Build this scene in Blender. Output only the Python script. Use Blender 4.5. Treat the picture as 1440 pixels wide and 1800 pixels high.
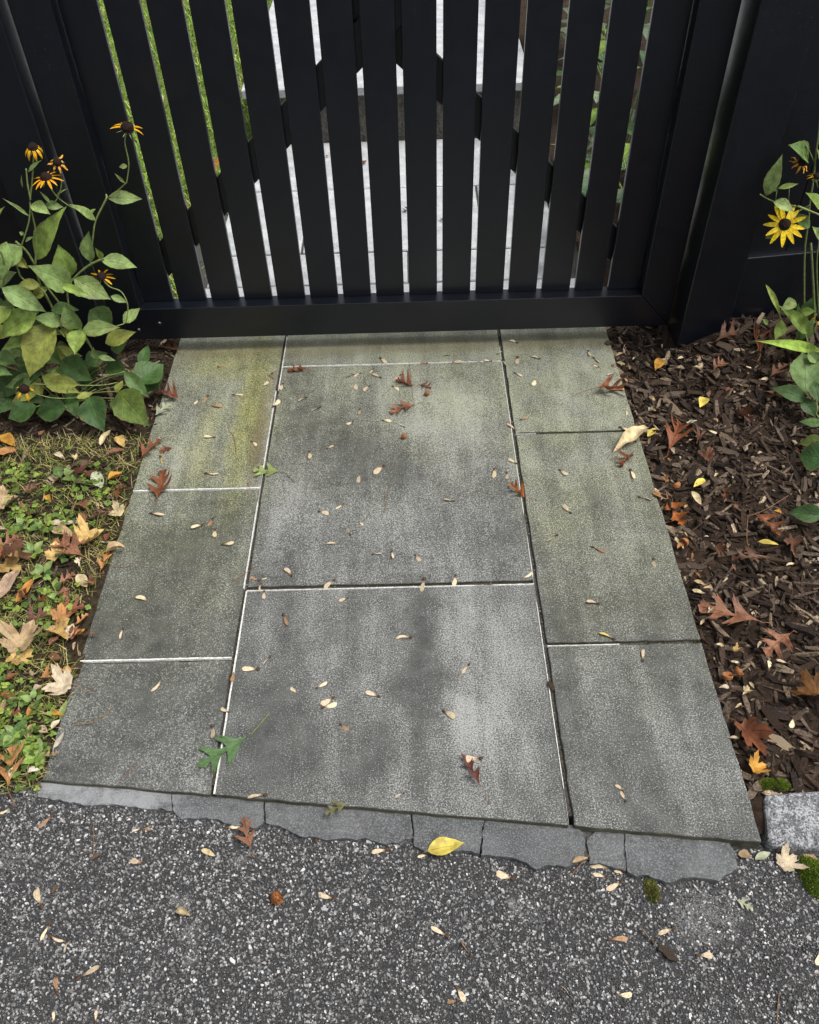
import bpy, bmesh, math, random
import numpy as np
from mathutils import Vector, Matrix, noise as mnoise

# ------------------------------------------------------------------ camera, sky, sun, exposure
scene = bpy.context.scene
for o in list(bpy.data.objects):
    bpy.data.objects.remove(o)
COL = scene.collection
R = math.radians

cam_data = bpy.data.cameras.new('camera')
cam = bpy.data.objects.new('camera', cam_data)
COL.objects.link(cam)
scene.camera = cam
CAM = Vector((0.0638, -1.9868, 1.3737))
PITCH, YAW, ROLL = R(45.816), R(-0.919), R(-2.068)
fwd = Vector((math.sin(YAW) * math.cos(PITCH), math.cos(YAW) * math.cos(PITCH), -math.sin(PITCH)))
rgt = Vector((math.cos(YAW), -math.sin(YAW), 0))
upv = rgt.cross(fwd)
rr = rgt * math.cos(ROLL) + upv * math.sin(ROLL)
uu = -rgt * math.sin(ROLL) + upv * math.cos(ROLL)
M = Matrix((rr, uu, -fwd)).transposed().to_4x4()
M.translation = CAM
cam.matrix_world = M
cam_data.sensor_fit = 'HORIZONTAL'
cam_data.sensor_width = 36.0
cam_data.lens = 36.0 * 1479.6 / 1440.0
cam_data.clip_start = 0.05
cam_data.clip_end = 800

SUN_EL, SUN_AZ = R(64), R(100)          # azimuth from +Y (behind the gate) towards +X
world = bpy.data.worlds.new('World')
scene.world = world
world.use_nodes = True
wn = world.node_tree.nodes
wl = world.node_tree.links
bg = wn['Background']
sky = wn.new('ShaderNodeTexSky')
sky.sky_type = 'NISHITA'
sky.sun_disc = False
sky.sun_elevation = SUN_EL
sky.sun_rotation = SUN_AZ
sky.dust_density = 6.0
sky.air_density = 1.0
hsv = wn.new('ShaderNodeHueSaturation')
hsv.inputs['Saturation'].default_value = 0.28     # overcast: grey sky light
wl.new(sky.outputs[0], hsv.inputs['Color'])
wl.new(hsv.outputs[0], bg.inputs['Color'])
bg.inputs['Strength'].default_value = 0.125

sun_data = bpy.data.lights.new('sun', 'SUN')
sun_data.energy = 1.5
sun_data.angle = R(24)
sun_data.color = (1.0, 0.96, 0.9)
sun = bpy.data.objects.new('sun', sun_data)
COL.objects.link(sun)
sdir = Vector((math.sin(SUN_AZ) * math.cos(SUN_EL), math.cos(SUN_AZ) * math.cos(SUN_EL), math.sin(SUN_EL)))
sun.rotation_euler = sdir.to_track_quat('Z', 'Y').to_euler()
sun.location = sdir * 12

scene.view_settings.view_transform = 'Standard'
scene.view_settings.look = 'None'
scene.view_settings.gamma = 1.0
scene.view_settings.exposure = 0.66
scene.view_settings.use_curve_mapping = False

scene.cycles.max_bounces = 5
scene.cycles.diffuse_bounces = 2
scene.cycles.glossy_bounces = 2
scene.cycles.transmission_bounces = 3

# ------------------------------------------------------------------ measured tables (metres)
SAMARAS = [  # seed x, y, wing tip x, y (m), tone
    (-0.48, -0.078, -0.459, -0.079, 1), (-0.327, -0.115, -0.315, -0.098, 0), (-0.317, -0.143, -0.332, -0.121, 1), (-0.348, -0.173, -0.336, -0.153, 0),
    (-0.292, -0.161, -0.294, -0.186, 0), (-0.575, -0.178, -0.58, -0.198, 0), (-0.488, -0.206, -0.498, -0.231, 1), (-0.509, -0.221, -0.519, -0.237, 0),
    (-0.421, -0.205, -0.397, -0.203, 0), (-0.475, -0.25, -0.446, -0.256, 1), (-0.31, -0.26, -0.298, -0.234, 0), (-0.444, -0.376, -0.469, -0.374, 0),
    (-0.349, -0.395, -0.337, -0.411, 0), (-0.446, -0.508, -0.416, -0.508, 0), (-0.569, -0.441, -0.56, -0.467, 2), (-0.341, -0.542, -0.334, -0.561, 1),
    (-0.033, -0.056, -0.017, -0.081, 0), (-0.102, -0.13, -0.123, -0.141, 0), (-0.084, -0.124, -0.099, -0.138, 0), (-0.051, -0.106, -0.06, -0.125, 0),
    (-0.029, -0.147, -0.05, -0.132, 0), (-0.098, -0.165, -0.093, -0.192, 0), (-0.059, -0.182, -0.071, -0.203, 0), (-0.224, -0.225, -0.242, -0.242, 0),
    (-0.185, -0.266, -0.207, -0.282, 0), (-0.082, -0.278, -0.081, -0.301, 0), (-0.097, -0.327, -0.116, -0.339, 0), (-0.159, -0.43, -0.144, -0.418, 0),
    (-0.2, -0.439, -0.2, -0.465, 0), (-0.072, -0.522, -0.073, -0.551, 0), (-0.018, -0.497, -0.039, -0.524, 0), (-0.312, -0.48, -0.312, -0.498, 0),
    (0.002, -0.186, 0.017, -0.201, 0), (-0.024, -0.326, -0.003, -0.335, 0), (0.135, -0.055, 0.158, -0.051, 0), (0.097, -0.086, 0.077, -0.085, 1),
    (0.162, -0.087, 0.189, -0.084, 0), (0.23, -0.084, 0.246, -0.088, 0), (0.273, -0.086, 0.254, -0.083, 0), (0.29, -0.053, 0.304, -0.043, 0),
    (0.3, -0.082, 0.307, -0.102, 0), (0.353, -0.001, 0.332, 0.004, 0), (0.346, -0.069, 0.342, -0.099, 0), (0.406, -0.08, 0.386, -0.071, 0),
    (0.331, -0.14, 0.348, -0.155, 0), (0.385, -0.171, 0.371, -0.194, 0), (0.543, -0.048, 0.546, -0.072, 0), (0.552, -0.081, 0.567, -0.101, 0),
    (0.561, -0.125, 0.549, -0.115, 0), (0.597, -0.155, 0.577, -0.163, 0), (0.024, -0.137, 0.009, -0.155, 0), (0.596, -0.306, 0.594, -0.327, 0),
    (0.311, -0.378, 0.293, -0.354, 0), (0.301, -0.501, 0.284, -0.487, 0), (0.327, -0.337, 0.346, -0.335, 1), (0.247, -0.517, 0.241, -0.546, 0),
    (0.275, -0.531, 0.276, -0.554, 0), (0.048, -0.453, 0.031, -0.439, 0), (0.033, -0.355, 0.02, -0.343, 0), (0.4, -0.526, 0.417, -0.543, 0),
    (0.567, -0.532, 0.568, -0.563, 0), (0.571, -0.376, 0.594, -0.39, 0), (-0.552, -0.638, -0.522, -0.643, 0), (-0.425, -0.678, -0.447, -0.689, 0),
    (-0.405, -0.658, -0.413, -0.679, 1), (-0.394, -0.693, -0.39, -0.715, 0), (-0.372, -0.74, -0.348, -0.735, 0), (-0.503, -0.896, -0.531, -0.885, 0),
    (-0.541, -0.962, -0.542, -0.984, 0), (-0.165, -0.644, -0.143, -0.653, 0), (-0.111, -0.622, -0.126, -0.635, 0), (-0.112, -0.746, -0.138, -0.744, 0),
    (-0.21, -0.835, -0.227, -0.818, 0), (-0.277, -0.844, -0.265, -0.839, 0), (-0.278, -0.847, -0.298, -0.837, 1), (-0.274, -0.853, -0.27, -0.874, 0),
    (-0.264, -0.874, -0.26, -0.894, 0), (-0.119, -0.848, -0.137, -0.868, 0), (-0.218, -0.937, -0.206, -0.964, 1), (-0.088, -0.897, -0.105, -0.902, 0),
    (0.145, -0.623, 0.124, -0.616, 0), (-0.073, -0.681, -0.064, -0.691, 0), (-0.089, -0.721, -0.098, -0.703, 0), (-0.039, -0.779, -0.02, -0.78, 0),
    (0.002, -0.771, 0.004, -0.793, 0), (0.053, -0.784, 0.065, -0.8, 0), (0.072, -0.851, 0.067, -0.882, 0), (0.137, -0.843, 0.13, -0.868, 0),
    (0.274, -0.857, 0.296, -0.842, 0), (0.367, -0.736, 0.342, -0.754, 0), (0.043, -1.001, 0.016, -1.005, 0), (0.407, -0.669, 0.392, -0.648, 0),
    (0.568, -0.624, 0.592, -0.637, 0), (0.438, -0.773, 0.463, -0.786, 1), (0.563, -0.81, 0.562, -0.832, 0), (0.427, -0.928, 0.403, -0.926, 0),
    (0.442, -1.017, 0.416, -1.004, 2), (-0.437, -1.083, -0.455, -1.106, 0), (-0.254, -1.067, -0.283, -1.067, 0), (-0.233, -1.039, -0.244, -1.057, 0),
    (-0.301, -1.07, -0.302, -1.093, 1), (-0.298, -1.161, -0.313, -1.151, 0), (-0.325, -1.188, -0.321, -1.213, 0), (-0.211, -1.324, -0.24, -1.329, 0),
    (-0.172, -1.124, -0.187, -1.111, 0), (-0.139, -1.114, -0.121, -1.102, 0), (-0.105, -1.134, -0.127, -1.147, 0), (-0.125, -1.156, -0.101, -1.146, 0),
    (-0.019, -1.134, -0.043, -1.126, 0), (-0.09, -1.19, -0.074, -1.2, 1), (0.154, -1.067, 0.142, -1.088, 0), (0.1, -1.167, 0.119, -1.183, 0),
    (0.164, -1.264, 0.135, -1.26, 0), (0.026, -1.326, 0.013, -1.334, 0), (0.487, -1.069, 0.494, -1.045, 0), (0.402, -1.349, 0.397, -1.332, 0),
    (0.401, -1.33, 0.39, -1.321, 0), (-0.58, -1.345, -0.596, -1.366, 1), (-0.421, -1.372, -0.432, -1.376, 0), (-0.42, -1.372, -0.409, -1.374, 1),
    (-0.404, -1.43, -0.426, -1.423, 0), (-0.277, -1.373, -0.255, -1.367, 0), (-0.123, -1.397, -0.099, -1.396, 0), (-0.001, -1.414, -0.026, -1.419, 0),
    (-0.085, -1.492, -0.11, -1.482, 0), (0.065, -1.425, 0.049, -1.428, 0), (0.202, -1.465, 0.178, -1.454, 0), (0.362, -1.452, 0.33, -1.446, 0),
    (0.354, -1.465, 0.333, -1.46, 0), (0.383, -1.461, 0.368, -1.456, 0), (0.376, -1.473, 0.352, -1.483, 0), (-0.553, -1.497, -0.566, -1.47, 0),
    (-0.533, -1.522, -0.539, -1.546, 0), (-0.529, -1.54, -0.506, -1.546, 0), (-0.496, -1.546, -0.497, -1.564, 0), (-0.468, -1.603, -0.442, -1.586, 0),
    (-0.493, -1.622, -0.502, -1.601, 1), (-0.488, -1.661, -0.492, -1.648, 0), (-0.426, -1.662, -0.43, -1.646, 0), (-0.655, -1.329, -0.673, -1.338, 0),
    (0.092, -1.551, 0.069, -1.538, 0), (0.126, -1.58, 0.114, -1.56, 1), (0.102, -1.621, 0.112, -1.64, 0), (0.103, -1.639, 0.091, -1.641, 1),
    (0.271, -1.64, 0.257, -1.623, 0), (0.337, -1.635, 0.359, -1.633, 0), (0.407, -1.565, 0.394, -1.545, 1), (0.444, -1.544, 0.42, -1.552, 0),
    (0.34, -1.559, 0.367, -1.559, 1), (0.47, -1.583, 0.491, -1.586, 0), (0.657, -1.578, 0.644, -1.596, 0), (0.915, -0.202, 0.93, -0.214, 0),
    (0.944, -0.248, 0.965, -0.244, 0), (0.812, -0.287, 0.818, -0.265, 0), (0.745, -0.425, 0.731, -0.43, 0), (0.78, -0.399, 0.8, -0.41, 0),
    (0.764, -0.123, 0.784, -0.117, 0), (0.744, -0.056, 0.749, -0.037, 0), (0.88, -0.25, 0.898, -0.264, 1), (0.691, -1.072, 0.662, -1.065, 0),
    (0.766, -1.078, 0.747, -1.069, 0), (0.723, -1.092, 0.73, -1.07, 0), (0.737, -1.193, 0.725, -1.211, 0), (0.69, -1.244, 0.676, -1.239, 1),
]
FALLEN = [
    ('oak', -0.25, -1.208, -0.338, -1.27, 0.0, 0.85, 'green', 0.1, 'fresh green oak leaf with long stalk across the front left joint', (-0.222, -1.164)),
    ('oak', -0.26, -0.512, -0.335, -0.504, 0.0, 0.9, 'palegreen', 0.2, 'yellowish green oak leaf lying across the left joint near the middle', (-0.227, -0.549)),
    ('oak', -0.544, -0.604, -0.547, -0.494, 0.0, 1.0, 'rust', 0.7, 'curled rust brown oak leaf on the rear cross joint at left', None),
    ('oak', -0.613, -0.463, -0.577, -0.384, 0.0, 0.8, 'rust', 0.6, 'torn rust oak leaf overhanging the left slab edge by bark chips', None),
    ('oak', -0.54, -0.411, -0.572, -0.429, 0.0, 1.1, 'rust', 0.3, 'small russet oak leaf scrap on the rear left slab corner', None),
    ('oak', -0.553, -0.231, -0.614, -0.19, 0.0, 1.1, 'rustred', 0.6, 'bright rust red oak leaf beside the pale green torn leaf', None),
    ('oak', -0.614, -0.298, -0.577, -0.244, 0.0, 0.9, 'minty', 0.2, 'pale mint green torn oak leaf on the left slab edge', None),
    ('oak', -0.588, -0.009, -0.657, 0.021, 0.004, 1.0, 'brown', 0.5, 'brown oak leaf in the corner between gate and left slab', None),
    ('oak', -0.224, -0.108, -0.285, -0.11, 0.0, 0.7, 'rust', 1.1, 'folded rust oak leaf near rear left corner of the large middle slab', None),
    ('oak', 0.067, -0.194, 0.012, -0.164, 0.0, 1.1, 'rustred', 0.8, 'upper red oak leaf of the pair on the large middle slab', (0.085, -0.18)),
    ('oak', 0.074, -0.182, 0.106, -0.198, 0.0, 1.0, 'rustred', 0.5, 'small red oak leaf scrap right of the red pair below gate', None),
    ('oak', 0.068, -0.261, -0.005, -0.3, 0.0, 0.9, 'terracotta', 0.5, 'lower red oak leaf of the pair on the large middle slab', None),
    ('oak', 0.528, -0.249, 0.612, -0.217, 0.0, 1.0, 'rust', 0.9, 'curled brown oak leaf with long stalk on the rear right slab', (0.47, -0.249)),
    ('oak', 0.314, -0.625, 0.279, -0.579, 0.0, 0.8, 'orange', 1.2, 'upright curled orange oak leaf standing on the right joint', (0.335, -0.627)),
    ('oak', 0.161, -1.326, 0.131, -1.259, 0.0, 0.5, 'redbrown', 1.0, 'shrivelled red brown oak leaf on the front middle slab', (0.173, -1.348)),
    ('ovate', 0.634, -0.396, 0.54, -0.469, 0.0, 0.42, 'straw', 0.9, 'rolled straw coloured leaf on the right edge by the cross joint', None),
    ('oak', 0.583, -0.475, 0.549, -0.522, 0.0, 1.2, 'rust', 1.0, 'crumpled rust leaf below the rolled straw leaf', None),
    ('ovate', 0.614, -0.387, 0.566, -0.431, 0.0, 0.35, 'white', 0.6, 'narrow whitish leaf scrap above the rolled straw leaf', None),
    ('oak', -0.069, -1.341, -0.109, -1.36, -0.02, 0.9, 'olive', 0.3, 'small olive green oak leaf hanging over the front slab edge', None),
    ('oak', -0.227, -1.418, -0.249, -1.359, -0.018, 0.8, 'terracotta', 0.4, 'terracotta oak leaf on asphalt below the broken edging stones', None),
    ('ovate', 0.064, -1.422, 0.126, -1.41, -0.022, 0.58, 'yellow', 0.25, 'clean yellow oval leaf on the edging stones at front centre', (0.057, -1.425)),
    ('oak', 0.741, -0.989, 0.624, -0.942, -0.012, 0.95, 'terracotta', 0.35, 'large terracotta oak leaf reaching from mulch to right slab edge', None),
    ('oak', 0.79, -1.01, 0.725, -1.057, -0.011, 1.1, 'terracotta', 0.6, 'dull terracotta oak leaf right of the large one on mulch', None),
    ('oak', 0.666, -0.481, 0.726, -0.364, -0.011, 0.9, 'rust', 0.6, 'glossy brown oak leaf beside the rolled straw leaf on mulch', None),
    ('oak', 0.626, -0.613, 0.649, -0.711, -0.012, 0.7, 'orange', 0.7, 'orange brown oak leaf along the right slab edge', None),
    ('oak', 0.804, -0.686, 0.848, -0.759, 0.001, 0.9, 'rust', 0.6, 'rust oak leaf on mulch below the lowest right plant leaf', None),
    ('oak', 0.85, -0.125, 0.94, -0.08, 0.071, 0.9, 'brown', 0.6, 'brown curled oak leaf against the right gate post foot', None),
    ('oak', 0.958, -0.192, 0.979, -0.07, 0.069, 0.8, 'rust', 1.0, 'tall curled rust leaf standing beside the lime green leaf tip', None),
    ('oak', 0.831, -0.22, 0.87, -0.179, 0.032, 0.9, 'terracotta', 0.5, 'small terracotta oak leaf on mulch left of the acorn bits', None),
    ('oak', 0.956, -0.267, 1.029, -0.201, 0.036, 0.6, 'brown', 0.5, 'narrow brown oak leaf under the round dark plant leaves', None),
    ('oak', 0.943, -0.284, 0.991, -0.312, 0.02, 0.8, 'terracotta', 0.6, 'terracotta leaf half hidden under the pointed dark green leaf', None),
    ('ovate', 0.736, -0.102, 0.705, -0.153, -0.008, 0.6, 'gold', 0.5, 'glossy orange leaf on mulch between slab and right post', None),
    ('maple', 0.804, -1.166, 0.749, -1.133, -0.012, 1.0, 'caramel', 0.8, 'big curled caramel leaf cut by the right picture edge', None),
    ('maple', 0.633, -1.19, 0.665, -1.268, -0.012, 0.7, 'rust', 0.6, 'folded rust leaf on mulch above the granite block', None),
    ('maple', 0.624, -1.295, 0.661, -1.285, -0.012, 1.1, 'gold', 0.5, 'small golden leaf at slab corner above the granite block', None),
    ('ovate', 0.764, 0.052, 0.7, 0.079, -0.004, 0.45, 'ochre', 0.3, 'ochre leaf under the right end of the gate rail', None),
    ('ovate', 0.574, -1.431, 0.595, -1.437, -0.026, 0.8, 'tan', 0.8, 'curled tan leaf below the front right slab corner', None),
    ('ovate', 0.599, -1.441, 0.628, -1.43, -0.026, 0.5, 'minty', 0.6, 'pale green leaf curl between slab corner and granite block', None),
    ('maple', 0.631, -1.458, 0.669, -1.436, -0.026, 1.0, 'pale', 0.6, 'pale pinkish leaf below the granite block beside the moss', None),
    ('ovate', 0.679, -1.433, 0.7, -1.444, -0.026, 0.6, 'tan', 0.6, 'tan leaf scrap between granite block and moss cushion', None),
    ('ovate', 0.806, -0.281, 0.781, -0.32, 0.001, 0.7, 'yellow', 0.4, 'small yellow leaf scrap upper right on the mulch bed', None),
    ('ovate', 0.732, -0.571, 0.701, -0.594, -0.01, 0.6, 'yellow', 0.4, 'spotted yellow scrap on mulch near the orange brown oak leaf', None),
    ('ovate', 0.695, -0.605, 0.705, -0.652, -0.011, 0.45, 'straw', 0.4, 'pale yellow scrap below the spotted yellow scrap on mulch', None),
    ('ovate', 0.794, -0.774, 0.835, -0.785, -0.002, 0.4, 'yellow', 0.3, 'long yellow leaf on mulch below the rust oak leaf', None),
    ('ovate', 0.625, -0.894, 0.65, -0.904, -0.012, 0.5, 'straw', 0.7, 'curled straw leaf at right slab edge above the large terracotta leaf', None),
    ('ovate', 0.737, -0.37, 0.767, -0.359, -0.006, 0.4, 'minty', 0.3, 'grey green leaf tip above the glossy brown oak leaf', None),
    ('ovate', 0.634, -0.409, 0.662, -0.377, -0.012, 0.55, 'yellow', 0.5, 'yellow green scrap touching the rolled straw leaf', None),
    ('ovate', -0.312, -1.411, -0.287, -1.421, -0.018, 0.45, 'straw', 0.8, 'rolled straw scrap on asphalt left of the terracotta oak leaf', None),
    ('ovate', -0.337, -1.506, -0.313, -1.515, -0.018, 0.6, 'straw', 0.8, 'bent straw leaf scrap on asphalt left of the seed cone', None),
    ('ovate', 0.299, -1.445, 0.325, -1.439, -0.024, 0.5, 'tan', 0.8, 'tan leaf tuft jammed in the notch between edging stones', None),
    ('oak', 0.55, -1.501, 0.574, -1.52, -0.026, 0.9, 'minty', 0.3, 'grey green torn leaf on asphalt at right', None),
    ('ovate', -0.988, -0.351, -0.938, -0.396, 0.004, 0.55, 'gold', 0.4, 'golden orange leaf at left picture edge under the plant', None),
    ('ovate', -0.973, -0.437, -0.924, -0.418, 0.004, 0.7, 'caramel', 0.4, 'caramel leaf below the golden one at left picture edge', None),
    ('maple', -0.918, -0.619, -0.868, -0.576, 0.004, 1.1, 'tan', 0.5, 'large tan maple leaf at left picture edge above weeds', None),
    ('oak', -0.87, -0.755, -0.832, -0.711, 0.004, 1.1, 'terracotta', 0.4, 'terracotta oak leaf at left picture edge below round weeds', None),
    ('oak', -0.864, -0.573, -0.835, -0.551, 0.004, 1.1, 'terracotta', 0.3, 'small terracotta oak leaf beside large tan maple leaf', None),
    ('oak', -0.771, -0.486, -0.708, -0.528, 0.004, 0.8, 'redbrown', 0.7, 'dark red leaf in dry grass left of the rear slab', None),
    ('ovate', -0.756, -0.534, -0.7, -0.552, 0.004, 0.38, 'olive', 0.5, 'olive leaf tucked under the dark red leaf', None),
    ('ovate', -0.712, -0.504, -0.68, -0.564, 0.004, 0.5, 'minty', 0.4, 'grey green leaf standing right of the dark red leaf', None),
    ('oak', -0.647, -0.636, -0.685, -0.653, 0.004, 0.9, 'brown', 0.6, 'brown oak leaf in weeds near the left cross joint', None),
    ('maple', -0.606, -0.648, -0.648, -0.641, 0.004, 1.0, 'straw', 0.7, 'crumpled straw leaf at the left slab edge by the cross joint', None),
    ('maple', -0.69, -0.746, -0.643, -0.696, 0.004, 1.15, 'goldtan', 0.6, 'broad golden tan leaf on the weeds by the left slab edge', None),
    ('ovate', -0.767, -0.675, -0.69, -0.681, 0.004, 0.35, 'pale', 0.6, 'pale curled leaf above the broad golden tan leaf', None),
    ('ovate', -0.759, -0.693, -0.698, -0.719, 0.004, 0.5, 'tan', 0.6, 'tan curled leaf left of the broad golden tan leaf', None),
    ('oak', -0.662, -0.778, -0.749, -0.727, 0.004, 0.9, 'terracotta', 0.4, 'big terracotta oak leaf under the broad golden tan leaf', None),
    ('maple', -0.859, -0.772, -0.771, -0.775, 0.004, 0.7, 'brown', 0.6, 'wide brown leaf at left edge below the terracotta oak leaf', None),
    ('maple', -0.847, -0.784, -0.789, -0.812, 0.004, 0.9, 'goldtan', 0.6, 'yellow tan leaf edge below the wide brown leaf', None),
    ('ovate', -0.819, -0.891, -0.793, -0.799, 0.004, 0.45, 'pinktan', 0.5, 'long pinkish tan leaf at left picture edge', None),
    ('ovate', -0.777, -0.897, -0.755, -0.825, 0.004, 0.32, 'orange2', 0.3, 'slender orange leaf beside the long pinkish tan leaf', None),
    ('ovate', -0.668, -0.823, -0.639, -0.858, 0.004, 0.62, 'straw', 0.2, 'flat oval straw leaf on green weeds near slab edge', None),
    ('oak', -0.707, -0.849, -0.677, -0.818, 0.004, 1.0, 'terracotta', 0.7, 'terracotta crumpled leaf left of the flat oval straw leaf', None),
    ('oak', -0.692, -0.852, -0.671, -0.892, 0.004, 0.9, 'terracotta', 0.6, 'small terracotta leaf hanging below the crumpled one', None),
    ('oak', -0.619, -0.823, -0.618, -0.758, 0.004, 0.6, 'caramel', 0.7, 'caramel leaf standing along the left slab edge', None),
    ('oak', -0.64, -0.603, -0.637, -0.542, 0.004, 0.7, 'rust', 0.7, 'rust leaf wedged along the slab edge by the cross joint', None),
    ('oak', -0.74, -0.963, -0.698, -0.915, 0.004, 1.0, 'redbrown', 0.4, 'dark red brown oak leaf behind the large tan maple leaf', None),
    ('oak', -0.689, -0.933, -0.628, -0.912, 0.004, 1.0, 'rustred', 0.4, 'red oak leaf right of the dark red brown one', None),
    ('oak', -0.639, -0.96, -0.618, -0.929, 0.004, 1.0, 'caramel', 0.5, 'caramel oak leaf touching the slab edge below the red leaf', None),
    ('maple', -0.684, -0.962, -0.641, -0.994, 0.004, 0.9, 'goldtan', 0.7, 'folded golden tan leaf below the red oak leaf', None),
    ('ovate', -0.644, -0.992, -0.64, -0.955, 0.004, 0.7, 'pale', 0.5, 'pale cupped leaf on the folded golden tan leaf', None),
    ('ovate', -0.63, -0.984, -0.615, -0.967, 0.004, 0.7, 'gold', 0.5, 'gold leaf against the slab edge left of the cross joint', None),
    ('maple', -0.728, -1.043, -0.721, -0.949, 0.004, 1.0, 'tan', 0.5, 'largest tan maple leaf lying in the middle of the left weeds', None),
    ('maple', -0.753, -1.029, -0.692, -1.052, 0.004, 0.6, 'goldtan', 0.5, 'golden leaf under the largest tan maple leaf', None),
    ('ovate', -0.672, -1.031, -0.64, -1.04, 0.004, 0.6, 'terracotta', 0.6, 'terracotta scrap left of the front cross joint', None),
    ('oak', -0.676, -1.083, -0.633, -1.064, 0.004, 0.9, 'caramel', 0.5, 'caramel oak leaf just above the pale maple leaf', None),
    ('ovate', -0.633, -1.061, -0.614, -1.069, 0.004, 0.8, 'gold', 0.5, 'gold scrap between slab and the caramel oak leaf', None),
    ('maple', -0.592, -1.098, -0.66, -1.109, 0.004, 1.05, 'pale', 0.5, 'big pale maple leaf lapping onto the front left slab', (-0.563, -1.116)),
    ('ovate', -0.737, -1.084, -0.719, -1.072, 0.004, 0.8, 'rust', 0.4, 'small rust scrap at left edge level with front cross joint', None),
    ('ovate', -0.67, -1.167, -0.66, -1.136, 0.004, 0.45, 'orange2', 0.7, 'curled orange leaf below the big pale maple leaf', None),
    ('ovate', -0.678, -1.106, -0.662, -1.101, 0.004, 0.9, 'pale', 0.5, 'cupped pale petal like leaf left of the big pale maple leaf', None),
    ('ovate', -0.609, -1.171, -0.609, -1.128, 0.0, 0.4, 'palegreen', 0.6, 'yellow green leaf hanging below the big pale maple leaf', None),
    ('ovate', -0.603, -1.234, -0.596, -1.198, 0.0, 0.35, 'white', 0.8, 'white rolled leaf on the edge of the front left slab', None),
    ('ovate', -0.618, -1.192, -0.608, -1.173, 0.0, 0.7, 'pale', 0.5, 'pale oval leaf above the white rolled leaf', None),
    ('ovate', -0.642, -1.189, -0.623, -1.199, 0.004, 0.9, 'pinktan', 0.5, 'round pinkish leaf left of the pale oval leaf', None),
    ('ovate', -0.627, -1.246, -0.606, -1.24, 0.004, 0.5, 'palegreen', 0.5, 'yellow green leaf at the front left slab edge', None),
    ('ovate', -0.636, -1.276, -0.614, -1.273, 0.004, 0.7, 'white', 0.9, 'white folded leaf at the front left slab corner', None),
    ('oak', -0.658, -1.31, -0.674, -1.227, 0.004, 1.0, 'caramel', 0.3, 'largest orange brown oak leaf at the lower left picture edge', (-0.633, -1.342)),
    ('oak', -0.707, -1.164, -0.684, -1.156, 0.004, 1.0, 'rust', 0.5, 'rust leaf in weeds above the largest orange brown oak leaf', None),
    ('maple', -0.722, -1.163, -0.721, -1.127, 0.004, 0.8, 'tan', 0.6, 'tan folded leaf at left edge below the caramel oak leaf', None),
    ('ovate', -0.714, -1.137, -0.699, -1.128, 0.004, 0.8, 'pinktan', 0.6, 'small pinkish scrap beside the tan folded leaf', None),
    ('ovate', -0.888, -0.364, -0.876, -0.347, 0.004, 0.7, 'terracotta', 0.4, 'small terracotta scrap in dry grass below the plant', None),
    ('ovate', -0.721, -0.409, -0.707, -0.349, 0.004, 0.4, 'straw', 0.5, 'straw coloured leaf on bark chips below the dark plant leaves', None),
    ('ovate', -0.686, -0.376, -0.66, -0.416, 0.004, 0.7, 'goldtan', 0.5, 'golden tan scrap on bark chips left of the slab', None),
    ('ovate', -0.828, -0.434, -0.796, -0.456, 0.004, 0.5, 'pale', 0.6, 'pale curl in the dry grass left of the slab', None),
    ('ovate', -0.808, -0.58, -0.788, -0.602, 0.004, 0.6, 'gold', 0.5, 'gold scrap in weeds above the pale curled leaf', None),
    ('oak', -0.685, -0.269, -0.643, -0.194, 0.1, 1.1, 'tan', 0.6, 'tan leaf caught upright in the dark leaves of the plant', None),
]
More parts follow.
